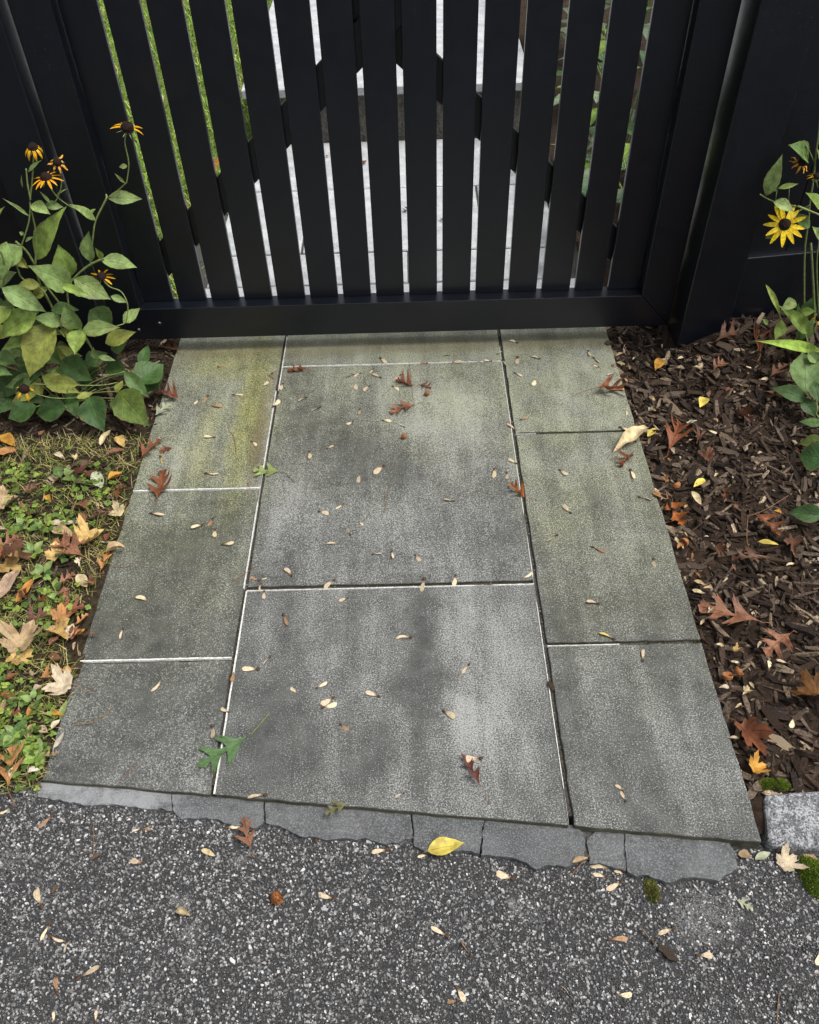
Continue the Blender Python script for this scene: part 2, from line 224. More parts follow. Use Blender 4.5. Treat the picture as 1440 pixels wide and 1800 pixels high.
LEFT_LEAVES = [
    (-0.628, -0.13, 0.514, -0.559, -0.1, 0.495, 0.0307, 'g1'),
    (-0.697, -0.17, 0.379, -0.686, -0.15, 0.447, 0.0431, 'g1'),
    (-0.675, -0.16, 0.375, -0.605, -0.13, 0.337, 0.0405, 'g1'),
    (-0.671, -0.16, 0.381, -0.672, -0.18, 0.42, 0.0148, 'g2'),
    (-0.663, -0.15, 0.471, -0.7, -0.18, 0.527, 0.0218, 'g1'),
    (-0.672, -0.15, 0.485, -0.658, -0.14, 0.494, 0.0103, 'g2'),
    (-0.781, -0.18, 0.529, -0.734, -0.21, 0.517, 0.029, 'g1'),
    (-0.754, -0.18, 0.525, -0.717, -0.17, 0.514, 0.0204, 'g1'),
    (-0.811, -0.19, 0.399, -0.709, -0.17, 0.517, 0.0532, 'g2'),
    (-0.751, -0.18, 0.349, -0.759, -0.17, 0.426, 0.054, 'g2'),
    (-0.748, -0.2, 0.333, -0.809, -0.25, 0.418, 0.0593, 'g1'),
    (-0.746, -0.18, 0.341, -0.668, -0.19, 0.288, 0.0512, 'g1'),
    (-0.822, -0.2, 0.34, -0.872, -0.22, 0.346, 0.0273, 'g3'),
    (-0.893, -0.24, 0.357, -0.811, -0.24, 0.289, 0.0483, 'g1'),
    (-0.842, -0.23, 0.28, -0.93, -0.27, 0.244, 0.0614, 'g2'),
    (-0.79, -0.22, 0.245, -0.851, -0.24, 0.276, 0.0367, 'g1'),
    (-0.838, -0.23, 0.234, -0.942, -0.27, 0.205, 0.0434, 'g2'),
    (-0.813, -0.22, 0.246, -0.885, -0.3, 0.144, 0.0833, 'g3'),
    (-0.757, -0.22, 0.225, -0.768, -0.27, 0.186, 0.0457, 'g2'),
    (-0.754, -0.22, 0.228, -0.775, -0.21, 0.297, 0.0517, 'g1'),
    (-0.753, -0.22, 0.221, -0.655, -0.22, 0.229, 0.0394, 'g1'),
    (-0.738, -0.17, 0.249, -0.697, -0.17, 0.193, 0.065, 'd1'),
    (-0.657, -0.19, 0.223, -0.615, -0.16, 0.245, 0.0289, 'g1'),
    (-0.671, -0.18, 0.292, -0.636, -0.18, 0.272, 0.0181, 'g1'),
    (-0.714, -0.2, 0.171, -0.635, -0.18, 0.189, 0.0401, 'g3'),
    (-0.731, -0.24, 0.148, -0.729, -0.24, 0.189, 0.0214, 'g1'),
    (-0.725, -0.24, 0.159, -0.685, -0.24, 0.145, 0.0153, 'g1'),
    (-0.883, -0.2, 0.458, -0.832, -0.2, 0.535, 0.0356, 'g2'),
    (-0.855, -0.21, 0.456, -0.884, -0.24, 0.378, 0.0448, 'g1'),
    (-0.83, -0.2, 0.44, -0.877, -0.23, 0.398, 0.0508, 'g1'),
    (-0.85, -0.2, 0.412, -0.829, -0.21, 0.388, 0.024, 'g3'),
    (-0.929, -0.2, 0.343, -0.864, -0.2, 0.374, 0.0399, 'g1'),
    (-0.959, -0.2, 0.25, -0.891, -0.2, 0.299, 0.047, 'd1'),
    (-0.89, -0.24, 0.305, -0.933, -0.28, 0.27, 0.0458, 'g2'),
    (-0.846, -0.2, 0.31, -0.808, -0.19, 0.326, 0.0306, 'g3'),
    (-0.813, -0.21, 0.276, -0.749, -0.2, 0.268, 0.0336, 'd1'),
    (-0.976, -0.24, 0.17, -0.923, -0.26, 0.157, 0.0412, 'd1'),
    (-0.897, -0.2, 0.182, -0.842, -0.2, 0.111, 0.0542, 'd1'),
    (-0.788, -0.18, 0.566, -0.78, -0.18, 0.596, 0.0073, 'g1'),
    (-0.764, -0.18, 0.6, -0.73, -0.17, 0.621, 0.0115, 'g1'),
    (-0.74, -0.18, 0.529, -0.755, -0.18, 0.558, 0.0073, 'g1'),
    (-0.727, -0.17, 0.54, -0.694, -0.17, 0.557, 0.0058, 'g1'),
    (-0.792, -0.19, 0.504, -0.832, -0.2, 0.553, 0.0088, 'g1'),
    (-0.564, -0.13, 0.585, -0.583, -0.13, 0.584, 0.0114, 'g1'),
    (-0.579, -0.13, 0.547, -0.597, -0.13, 0.571, 0.0072, 'g1'),
    (-0.817, -0.2, 0.449, -0.794, -0.2, 0.461, 0.0089, 'g1'),
    (-0.815, -0.2, 0.467, -0.823, -0.2, 0.474, 0.0089, 'g1'),
    (-0.767, -0.22, 0.35, -0.697, -0.23, 0.324, 0.0208, 'g2'),
    (-0.724, -0.2, 0.306, -0.757, -0.2, 0.338, 0.0195, 'g1'),
]
LEFT_STEMS = [
    ([(-0.817, -0.2, 0.385), (-0.79, -0.195, 0.464), (-0.785, -0.19, 0.501), (-0.785, -0.185, 0.52), (-0.782, -0.18, 0.538), (-0.767, -0.175, 0.573), (-0.744, -0.17, 0.632)], 2.2),
    ([(-0.776, -0.19, 0.543), (-0.773, -0.185, 0.574), (-0.766, -0.18, 0.608)], 2.0),
    ([(-0.834, -0.2, 0.434), (-0.798, -0.197, 0.489), (-0.786, -0.193, 0.516), (-0.78, -0.19, 0.531)], 1.9),
    ([(-0.73, -0.18, 0.572), (-0.724, -0.173, 0.542), (-0.709, -0.165, 0.517), (-0.685, -0.157, 0.495), (-0.663, -0.15, 0.473)], 1.5),
    ([(-0.702, -0.17, 0.575), (-0.712, -0.173, 0.553), (-0.732, -0.175, 0.528), (-0.754, -0.177, 0.522), (-0.782, -0.18, 0.524)], 1.4),
    ([(-0.548, -0.12, 0.657), (-0.558, -0.122, 0.634), (-0.561, -0.123, 0.59), (-0.575, -0.125, 0.551), (-0.581, -0.127, 0.544), (-0.601, -0.128, 0.53), (-0.627, -0.13, 0.514)], 1.6),
    ([(-0.629, -0.13, 0.522), (-0.63, -0.138, 0.514), (-0.663, -0.146, 0.471), (-0.677, -0.154, 0.439), (-0.701, -0.162, 0.373), (-0.703, -0.17, 0.37)], 2.3),
    ([(-0.668, -0.16, 0.381), (-0.705, -0.164, 0.367), (-0.745, -0.168, 0.34), (-0.775, -0.172, 0.306), (-0.784, -0.176, 0.229), (-0.763, -0.18, 0.147)], 2.8),
    ([(-0.682, -0.17, 0.333), (-0.668, -0.176, 0.315), (-0.642, -0.182, 0.304), (-0.633, -0.189, 0.276), (-0.639, -0.195, 0.248), (-0.648, -0.201, 0.23), (-0.666, -0.208, 0.226), (-0.698, -0.214, 0.222), (-0.749, -0.22, 0.223)], 1.6),
    ([(-0.887, -0.33, 0.125), (-0.881, -0.316, 0.109), (-0.852, -0.302, 0.083), (-0.813, -0.288, 0.069), (-0.787, -0.274, 0.064), (-0.751, -0.26, 0.074)], 1.4),
    ([(-0.88, -0.3, 0.125), (-0.814, -0.28, 0.104), (-0.734, -0.26, 0.086), (-0.699, -0.24, 0.079)], 1.6),
    ([(-0.84, -0.2, 0.451), (-0.825, -0.198, 0.427), (-0.818, -0.197, 0.394), (-0.811, -0.195, 0.337), (-0.791, -0.193, 0.273), (-0.765, -0.192, 0.206), (-0.756, -0.19, 0.136)], 2.8),
    ([(-0.858, -0.21, 0.435), (-0.855, -0.208, 0.39), (-0.854, -0.206, 0.36), (-0.818, -0.204, 0.327), (-0.811, -0.202, 0.247), (-0.802, -0.2, 0.145)], 2.4),
    ([(-0.817, -0.2, 0.385), (-0.825, -0.19, 0.319), (-0.815, -0.18, 0.233), (-0.799, -0.17, 0.132)], 2.8),
    ([(-0.862, -0.24, 0.451), (-0.87, -0.23, 0.403), (-0.902, -0.22, 0.339), (-0.904, -0.21, 0.255), (-0.871, -0.2, 0.112)], 2.6),
    ([(-0.733, -0.24, 0.149), (-0.736, -0.23, 0.094), (-0.743, -0.22, 0.05)], 1.4),
    ([(-0.807, -0.21, 0.252), (-0.752, -0.22, 0.224)], 1.6),
]
LEFT_FLOWERS = [
    ((-0.74, -0.17, 0.648), 0.0272, (0.1, -0.25, 0.95), 'droop', 9),
    ((-0.701, -0.165, 0.613), 0.0243, (0.3, -0.5, 0.8), 'wither', 8),
    ((-0.73, -0.18, 0.586), 0.033, (0.0, -0.12, 1.0), 'flat', 11),
    ((-0.545, -0.12, 0.664), 0.0367, (0.35, -0.2, 0.9), 'half', 7),
    ((-0.682, -0.17, 0.339), 0.03, (0.1, -0.2, 0.95), 'half2', 6),
    ((-0.89, -0.335, 0.136), 0.0338, (0.35, -0.3, 0.9), 'hang', 5),
]
BASAL_LEAVES = [
    (-0.901, -0.295, 0.05, -0.974, -0.316, 0.03, 0.0704, 'd2'),
    (-0.824, -0.301, 0.05, -0.911, -0.295, 0.03, 0.0697, 'd2'),
    (-0.756, -0.3, 0.08, -0.713, -0.379, 0.03, 0.0732, 'd2'),
    (-0.681, -0.293, 0.09, -0.598, -0.374, 0.04, 0.0811, 'd3'),
    (-0.843, -0.195, 0.12, -0.763, -0.234, 0.08, 0.0667, 'd2'),
    (-0.645, -0.249, 0.08, -0.588, -0.182, 0.09, 0.0775, 'd2'),
    (-0.641, -0.211, 0.1, -0.631, -0.137, 0.12, 0.0298, 'd2'),
    (-0.662, -0.265, 0.13, -0.607, -0.298, 0.07, 0.0363, 'd1'),
    (-0.744, -0.355, 0.16, -0.844, -0.313, 0.14, 0.0377, 'g3'),
    (-0.938, -0.224, 0.1, -1.012, -0.26, 0.05, 0.0619, 'd2'),
    (-0.909, -0.201, 0.1, -0.962, -0.246, 0.07, 0.0552, 'd2'),
    (-0.739, -0.175, 0.09, -0.671, -0.228, 0.09, 0.0472, 'd2'),
    (-0.788, -0.159, 0.08, -0.791, -0.241, 0.05, 0.0481, 'd2'),
    (-0.716, -0.255, 0.04, -0.67, -0.313, 0.02, 0.0404, 'd2'),
    (-0.829, -0.253, 0.06, -0.798, -0.32, 0.03, 0.0409, 'd2'),
    (-0.711, -0.185, 0.14, -0.665, -0.178, 0.16, 0.0405, 'd1'),
    (-0.776, -0.215, 0.12, -0.723, -0.182, 0.13, 0.0409, 'd2'),
    (-0.634, -0.248, 0.05, -0.599, -0.197, 0.05, 0.0406, 'd2'),
    (-0.977, -0.246, 0.06, -1.015, -0.3, 0.03, 0.0522, 'd2'),
    (-0.761, -0.355, 0.12, -0.724, -0.335, 0.12, 0.018, 'g3'),
    (-0.668, -0.337, 0.12, -0.657, -0.301, 0.13, 0.0209, 'g3'),
]
RIGHT_LEAVES = [
    (0.891, -0.1, 0.46, 0.905, -0.09, 0.553, 0.0333, 'g1'),
    (0.91, -0.1, 0.47, 0.895, -0.1, 0.489, 0.0106, 'g1'),
    (0.913, -0.1, 0.477, 0.963, -0.09, 0.482, 0.0123, 'g2'),
    (0.912, -0.1, 0.445, 0.959, -0.12, 0.427, 0.0292, 'g1'),
    (0.973, -0.08, 0.53, 0.907, -0.1, 0.577, 0.0485, 'd1'),
    (1.03, -0.09, 0.42, 0.98, -0.1, 0.465, 0.0312, 'g2'),
    (1.023, -0.09, 0.372, 0.965, -0.09, 0.411, 0.0283, 'd1'),
    (0.945, -0.11, 0.374, 0.918, -0.1, 0.352, 0.0187, 'g1'),
    (0.945, -0.12, 0.238, 1.005, -0.14, 0.146, 0.0161, 'g2'),
    (1.091, -0.13, 0.096, 0.988, -0.13, 0.184, 0.0395, 'g2'),
    (1.012, -0.13, 0.138, 0.995, -0.16, 0.098, 0.0327, 'g2'),
    (1.131, -0.16, 0.058, 0.924, -0.2, 0.126, 0.0294, 'lime'),
    (1.027, -0.331, 0.06, 1.04, -0.23, 0.11, 0.0889, 'd1'),
    (1.018, -0.362, 0.06, 0.941, -0.322, 0.07, 0.0418, 'd2'),
    (1.014, -0.358, 0.06, 1.035, -0.404, 0.04, 0.0341, 'd2'),
    (1.031, -0.45, 0.06, 0.982, -0.429, 0.05, 0.0212, 'd1'),
    (1.012, -0.513, 0.06, 0.961, -0.498, 0.04, 0.0326, 'd3'),
    (0.993, -0.573, 0.06, 0.949, -0.537, 0.04, 0.064, 'd2'),
    (0.937, -0.732, 0.04, 0.871, -0.709, 0.03, 0.0411, 'd2'),
    (1.042, -0.378, 0.07, 1.04, -0.325, 0.09, 0.0467, 'd2'),
    (1.038, -0.08, 0.153, 1.057, -0.08, 0.164, 0.0267, 'd1'),
    (1.074, -0.12, 0.065, 1.108, -0.1, 0.121, 0.0404, 'd1'),
    (1.14, -0.13, -0.004, 1.138, -0.12, 0.08, 0.0445, 'd1'),
    (1.089, -0.08, 0.108, 1.105, -0.07, 0.17, 0.0439, 'd2'),
    (0.983, -0.12, 0.12, 0.964, -0.12, 0.138, 0.0131, 'g1'),
    (1.053, -0.1, 0.346, 1.023, -0.1, 0.38, 0.0254, 'g1'),
    (1.007, -0.08, 0.52, 0.984, -0.08, 0.557, 0.0247, 'g2'),
    (1.043, -0.249, 0.12, 1.073, -0.27, 0.1, 0.0287, 'g1'),
]
RIGHT_STEMS = [
    ([(1.092, -0.07, 0.128), (1.041, -0.071, 0.295), (1.024, -0.073, 0.376), (1.011, -0.074, 0.429), (1.0, -0.076, 0.49), (0.988, -0.077, 0.539), (0.979, -0.079, 0.584), (0.967, -0.08, 0.634)], 2.3),
    ([(1.116, -0.09, 0.114), (1.093, -0.09, 0.182), (1.039, -0.09, 0.33)], 3.2),
    ([(0.875, -0.1, 0.464), (0.912, -0.095, 0.444), (0.967, -0.09, 0.428), (1.01, -0.085, 0.418)], 1.8),
    ([(0.963, -0.12, 0.442), (1.018, -0.12, 0.42), (1.038, -0.12, 0.412)], 2.6),
    ([(0.956, -0.09, 0.526), (0.962, -0.087, 0.553), (0.957, -0.083, 0.567), (0.988, -0.08, 0.527)], 1.3),
    ([(0.951, -0.11, 0.393), (0.973, -0.097, 0.411), (1.008, -0.085, 0.427)], 1.6),
    ([(0.997, -0.09, 0.497), (1.013, -0.085, 0.468)], 1.4),
    ([(0.916, -0.1, 0.448), (0.912, -0.1, 0.473)], 1.2),
    ([(0.948, -0.1, 0.442), (0.94, -0.1, 0.475)], 0.8),
    ([(1.123, -0.1, 0.12), (1.069, -0.1, 0.27), (1.05, -0.1, 0.347)], 1.8),
]
RIGHT_FLOWERS = [
    ((0.948, -0.115, 0.395), 0.0449, (-0.25, -0.75, 0.6), 'open', 13),
    ((0.954, -0.09, 0.53), 0.026, (0.2, -0.3, 0.9), 'wither', 9),
    ((0.999, -0.09, 0.498), 0.0217, (0.1, -0.2, 0.95), 'half', 6),
    ((1.106, -0.13, 0.14), 0.0233, (0.1, -0.3, 0.9), 'hang', 4),
]
EDGING = [
    [(-0.629, -1.284), (-0.382, -1.308), (-0.373, -1.343), (-0.396, -1.337), (-0.421, -1.338), (-0.477, -1.329), (-0.526, -1.33), (-0.568, -1.321), (-0.615, -1.312)],
    [(-0.381, -1.308), (-0.217, -1.329), (-0.212, -1.364), (-0.225, -1.376), (-0.249, -1.372), (-0.274, -1.367), (-0.299, -1.359), (-0.334, -1.357), (-0.355, -1.358), (-0.369, -1.345)],
    [(-0.215, -1.329), (0.037, -1.355), (0.04, -1.398), (0.021, -1.403), (-0.003, -1.408), (-0.032, -1.399), (-0.07, -1.396), (-0.098, -1.398), (-0.127, -1.392), (-0.156, -1.387), (-0.186, -1.372), (-0.21, -1.366)],
    [(0.04, -1.355), (0.162, -1.367), (0.149, -1.427), (0.128, -1.422), (0.109, -1.423), (0.072, -1.425), (0.053, -1.418), (0.042, -1.412)],
    [(0.164, -1.367), (0.312, -1.382), (0.324, -1.395), (0.326, -1.407), (0.32, -1.435), (0.307, -1.444), (0.293, -1.45), (0.261, -1.447), (0.239, -1.454), (0.224, -1.442), (0.202, -1.434), (0.17, -1.43), (0.152, -1.429)],
    [(0.33, -1.404), (0.349, -1.39), (0.392, -1.393), (0.384, -1.458), (0.37, -1.454), (0.348, -1.446), (0.327, -1.445)],
    [(0.393, -1.393), (0.487, -1.405), (0.562, -1.414), (0.565, -1.435), (0.565, -1.458), (0.545, -1.467), (0.529, -1.478), (0.507, -1.473), (0.48, -1.472), (0.452, -1.478), (0.435, -1.473), (0.418, -1.466), (0.399, -1.468), (0.386, -1.46)],
]
SMALL = {
    'caps': [(0.638, -1.11, -0.012), (0.661, -1.099, -0.012), (0.662, -0.593, -0.012), (0.639, -0.766, -0.012)],
    'balls': [(0.031, -0.397, 0.0), (0.093, -0.226, 0.0)],
    'cone': (-0.179, -1.49, -0.019),
    'chip': [(0.425, -1.58, -0.025), (0.304, -1.121, 0.0), (-0.486, -1.418, -0.017), (-0.54, -1.47, -0.017)],
    'moss': [(0.679, -1.466, -0.026), (0.418, -1.488, -0.025), (0.68, -1.323, -0.012)],
    'weeds': [(-0.833, -0.669, 0.004), (-0.786, -0.672, 0.004), (-0.785, -0.753, 0.004), (-0.709, -0.864, 0.004), (-0.705, -0.769, 0.004), (-0.787, -0.509, 0.004), (-0.682, -1.197, 0.004), (-0.626, -1.244, 0.004), (-0.68, -1.209, 0.004), (-0.671, -1.128, 0.004), (-0.747, -0.816, 0.004)],
    'patches': [(0.213, -1.513, -0.023), (-0.331, -1.492, -0.018), (-0.309, -1.539, -0.018), (-0.301, -1.572, -0.018), (0.497, -1.526, -0.026), (-0.248, -1.43, -0.018), (-0.629, -1.418, -0.016)],
    'twigs': [[(-0.583, -1.18, 0.0), (-0.552, -1.177, 0.0), (-0.528, -1.161, 0.0), (-0.521, -1.143, 0.0)], [(-0.6, -0.796, 0.0), (-0.577, -0.799, 0.0), (-0.554, -0.79, 0.0)], [(-0.473, -1.297, 0.0), (-0.46, -1.28, 0.0), (-0.451, -1.255, 0.0)], [(0.563, -1.672, -0.026), (0.57, -1.653, -0.026), (0.577, -1.637, -0.026)], [(-0.331, -0.848, 0.0), (-0.312, -0.826, 0.0), (-0.284, -0.803, 0.0)], [(0.328, -1.434, -0.025), (0.305, -1.452, -0.024), (0.292, -1.466, -0.024)], [(0.892, -0.654, 0.009), (0.83, -0.69, 0.002), (0.792, -0.702, -0.003)], [(0.792, -0.702, -0.003), (0.772, -0.766, -0.006), (0.768, -0.814, -0.007)], [(0.955, -0.508, 0.013), (0.968, -0.538, 0.013), (0.957, -0.586, 0.013)], [(0.048, -0.086, 0.0), (0.058, -0.284, -0.0)], [(-0.491, -1.415, -0.017), (-0.504, -1.363, -0.017)], [(0.755, -0.805, -0.008), (0.803, -0.823, -0.004)], [(-0.015, -0.576, 0.0), (-0.012, -0.65, 0.0)], [(-0.409, -0.356, 0.0), (-0.395, -0.378, 0.0), (-0.38, -0.443, 0.0)]],
    'cobble': [(0.641, -1.336), (0.747, -1.332), (0.709, -1.442), (0.622, -1.426)],
}

SLAB_FRONT = lambda x: -1.354 - 0.1113 * x


def ss(t):
    t = min(1.0, max(0.0, t))
    return t * t * (3 - 2 * t)


def h_mulch(x, y):
    return -.012 + .075 * ss((y + .36) / .34) * ss((x - .70) / .22) + .025 * ss((x - .66) / .3) * ss((y + 1.2) / .6)


def h_asphalt(x):
    return -.0165 - .010 * ss((x + .6) / 1.3)


def in_poly(x, y, poly):
    c = False
    n = len(poly)
    for i in range(n):
        x1, y1 = poly[i]
        x2, y2 = poly[i - 1]
        if (y1 > y) != (y2 > y) and x < (x2 - x1) * (y - y1) / (y2 - y1) + x1:
            c = not c
    return c


def h_at(x, y):
    if y < SLAB_FRONT(x):
        for p in EDGING:
            if in_poly(x, y, p):
                return -.0105
        return h_asphalt(x) + .0015
    if x > .612:
        return h_mulch(x, y) + .006
    if x < -.612:
        return .008
    return 0.001


# ------------------------------------------------------------------ helpers
def tag(o, label=None, cat=None, group=None, kind=None):
    if label: o['label'] = label
    if cat: o['category'] = cat
    if group: o['group'] = group
    if kind: o['kind'] = kind
    return o


LOC = {}


def empty(name, loc):
    o = bpy.data.objects.new(name, None)
    o.empty_display_size = .02
    o.location = loc
    COL.objects.link(o)
    LOC[o.name] = Vector(loc)
    return o


def mesh_data(name, verts, faces, mat=None, smooth=False, uvs=None, cols=None):
    m = bpy.data.meshes.new(name)
    m.from_pydata([tuple(v) for v in verts], [], faces)
    if uvs is not None:
        l = m.uv_layers.new(name='UVMap')
        vi = np.zeros(len(m.loops), dtype=np.int32)
        m.loops.foreach_get('vertex_index', vi)
        l.data.foreach_set('uv', np.asarray(uvs, dtype=np.float32)[vi].ravel())
    if cols is not None:
        a = m.color_attributes.new('Col', 'FLOAT_COLOR', 'POINT')
        c = np.ones((len(verts), 4), dtype=np.float32)
        c[:, :3] = cols
        a.data.foreach_set('color', c.ravel())
    if smooth:
        m.polygons.foreach_set('use_smooth', [True] * len(m.polygons))
    if mat: m.materials.append(mat)
    m.update()
    return m


def link(name, data, parent=None):
    o = bpy.data.objects.new(name, data)
    COL.objects.link(o)
    if parent: o.parent = parent
    return o


def root_loc(p):
    v = Vector((0, 0, 0))
    while p is not None:
        v = v + Vector(p.location)
        p = p.parent
    return v


def mk(name, verts, faces, mat, parent=None, smooth=False, uvs=None, cols=None, origin=None):
    """mesh from world-space vertices; child verts are stored relative to the parent"""
    if parent is not None:
        off = root_loc(parent)
    elif origin is not None:
        off = Vector(origin)
    else:
        off = Vector((0, 0, 0))
    vv = [(v[0] - off.x, v[1] - off.y, v[2] - off.z) for v in verts]
    o = link(name, mesh_data(name, vv, faces, mat, smooth, uvs, cols), parent)
    if parent is None and origin is not None:
        o.location = off
    return o


def from_bm(name, bm, mat, parent=None, smooth=False, origin=None):
    bmesh.ops.recalc_face_normals(bm, faces=bm.faces)
    bm.verts.ensure_lookup_table()
    bm.verts.index_update()
    v = [tuple(p.co) for p in bm.verts]
    f = [[q.index for q in p.verts] for p in bm.faces]
    bm.free()
    return mk(name, v, f, mat, parent, smooth, origin=origin)


def prism_bm(poly, a0, a1, axis='z', bevel=.002, seg=1):
    """extrude a 2D polygon; axis z: poly=(x,y); axis y: poly=(x,z)"""
    bm = bmesh.new()
    f = (lambda p, a: (p[0], p[1], a)) if axis == 'z' else (lambda p, a: (p[0], a, p[1]))
    lo = [bm.verts.new(f(p, a0)) for p in poly]
    hi = [bm.verts.new(f(p, a1)) for p in poly]
    bm.faces.new(lo)
    bm.faces.new(hi)
    n = len(poly)
    for i in range(n):
        bm.faces.new((lo[i], lo[(i + 1) % n], hi[(i + 1) % n], hi[i]))
    bmesh.ops.recalc_face_normals(bm, faces=bm.faces)
    if bevel:
        bmesh.ops.bevel(bm, geom=list(bm.edges), offset=bevel, segments=seg, affect='EDGES', profile=.6)
    return bm


def box_bm(x0, x1, y0, y1, z0, z1, bevel=.002, seg=1):
    return prism_bm([(x0, y0), (x1, y0), (x1, y1), (x0, y1)], z0, z1, 'z', bevel, seg)


def smooth_path(pts, n=5):
    P = [Vector(p) for p in pts]
    if len(P) < 3: return P
    out = []
    for i in range(len(P) - 1):
        p0, p1, p2, p3 = P[max(0, i - 1)], P[i], P[i + 1], P[min(len(P) - 1, i + 2)]
        for k in range(n):
            t = k / n
            out.append(.5 * ((2 * p1) + (p2 - p0) * t + (2 * p0 - 5 * p1 + 4 * p2 - p3) * t * t + (3 * p1 - p0 - 3 * p2 + p3) * t ** 3))
    out.append(P[-1])
    return out


def tube(pts, r0, r1, sides=6, n=5):
    P = smooth_path(pts, n)
    V, F = [], []
    up = Vector((.3, .2, 1)).normalized()
    for i, p in enumerate(P):
        d = (P[min(i + 1, len(P) - 1)] - P[max(i - 1, 0)]).normalized()
        a = d.cross(up)
        if a.length < 1e-3: a = d.cross(Vector((1, 0, 0)))
        a.normalize()
        b = d.cross(a)
        r = r0 + (r1 - r0) * i / max(1, len(P) - 1)
        for k in range(sides):
            t = 2 * math.pi * k / sides
            V.append(p + a * (r * math.cos(t)) + b * (r * math.sin(t)))
    for i in range(len(P) - 1):
        for k in range(sides):
            k2 = (k + 1) % sides
            F.append((i * sides + k, i * sides + k2, (i + 1) * sides + k2, (i + 1) * sides + k))
    F.append(tuple(range(sides))[::-1])
    F.append(tuple((len(P) - 1) * sides + k for k in range(sides)))
    return V, F


# ------------------------------------------------------------------ materials
class NT:
    def __init__(self, name, rough=.6, spec=.4):
        self.m = bpy.data.materials.new(name)
        self.m.use_nodes = True
        self.n = self.m.node_tree.nodes
        self.l = self.m.node_tree.links
        self.b = self.n['Principled BSDF']
        self.b.inputs['Roughness'].default_value = rough
        self.b.inputs['Specular IOR Level'].default_value = spec

    def put(self, sock, v):
        if hasattr(v, 'is_linked') or hasattr(v, 'links'):
            self.l.new(v, sock)
        elif isinstance(v, (tuple, list)) and sock.type == 'RGBA' and len(v) == 3:
            sock.default_value = (*v, 1)
        else:
            sock.default_value = v

    def pos(self):
        return self.n.new('ShaderNodeNewGeometry').outputs['Position']

    def obj(self):
        return self.n.new('ShaderNodeTexCoord').outputs['Object']

    def uv(self):
        return self.n.new('ShaderNodeTexCoord').outputs['UV']

    def info(self, k):
        return self.n.new('ShaderNodeObjectInfo').outputs[k]

    def attr(self, k='Col'):
        a = self.n.new('ShaderNodeAttribute')
        a.attribute_name = k
        return a.outputs['Color']

    def xyz(self, v):
        s = self.n.new('ShaderNodeSeparateXYZ')
        self.l.new(v, s.inputs[0])
        return s.outputs

    def scale(self, v, s, off=(0, 0, 0)):
        m = self.n.new('ShaderNodeMapping')
        self.l.new(v, m.inputs['Vector'])
        m.inputs['Scale'].default_value = s
        m.inputs['Location'].default_value = off
        return m.outputs[0]

    def noise(self, v, scale, detail=3, rough=.55, dist=0.0, col=False):
        t = self.n.new('ShaderNodeTexNoise')
        self.l.new(v, t.inputs['Vector'])
        t.inputs['Scale'].default_value = scale
        t.inputs['Detail'].default_value = detail
        t.inputs['Roughness'].default_value = rough
        t.inputs['Distortion'].default_value = dist
        return t.outputs['Color' if col else 'Fac']

    def voro(self, v, scale, feature='F1', out='Distance'):
        t = self.n.new('ShaderNodeTexVoronoi')
        t.feature = feature
        self.l.new(v, t.inputs['Vector'])
        t.inputs['Scale'].default_value = scale
        return t.outputs[out]

    def ramp(self, v, a, b, lo=0.0, hi=1.0, smooth=True):
        t = self.n.new('ShaderNodeMapRange')
        t.interpolation_type = 'SMOOTHSTEP' if smooth else 'LINEAR'
        self.put(t.inputs['Value'], v)
        t.inputs['From Min'].default_value = a
        t.inputs['From Max'].default_value = b
        t.inputs['To Min'].default_value = lo
        t.inputs['To Max'].default_value = hi
        return t.outputs[0]

    def math(self, op, a, b=0.0, c=None):
        t = self.n.new('ShaderNodeMath')
        t.operation = op
        self.put(t.inputs[0], a)
        self.put(t.inputs[1], b)
        if c is not None: self.put(t.inputs[2], c)
        return t.outputs[0]

    def mul(self, a, b): return self.math('MULTIPLY', a, b)

    def add(self, a, b): return self.math('ADD', a, b)

    def mix(self, f, a, b, mode='MIX'):
        t = self.n.new('ShaderNodeMix')
        t.data_type = 'RGBA'
        t.blend_type = mode
        self.put(t.inputs[0], f)
        self.put(t.inputs[6], a)
        self.put(t.inputs[7], b)
        return t.outputs[2]

    def bump(self, h, strength=.5, dist=.002):
        t = self.n.new('ShaderNodeBump')
        t.inputs['Strength'].default_value = strength
        t.inputs['Distance'].default_value = dist
        self.l.new(h, t.inputs['Height'])
        self.l.new(t.outputs[0], self.b.inputs['Normal'])

    def color(self, c):
        self.put(self.b.inputs['Base Color'], c)
        return self

    def rough(self, r):
        self.put(self.b.inputs['Roughness'], r)

    def blob(self, x, y, cx, cy, rx, ry):
        """soft elliptical mask around a spot in the plane"""
        a = self.math('DIVIDE', self.math('SUBTRACT', x, cx), rx)
        b = self.math('DIVIDE', self.math('SUBTRACT', y, cy), ry)
        d = self.math('SQRT', self.add(self.mul(a, a), self.mul(b, b)))
        return self.ramp(d, 1.25, .2)


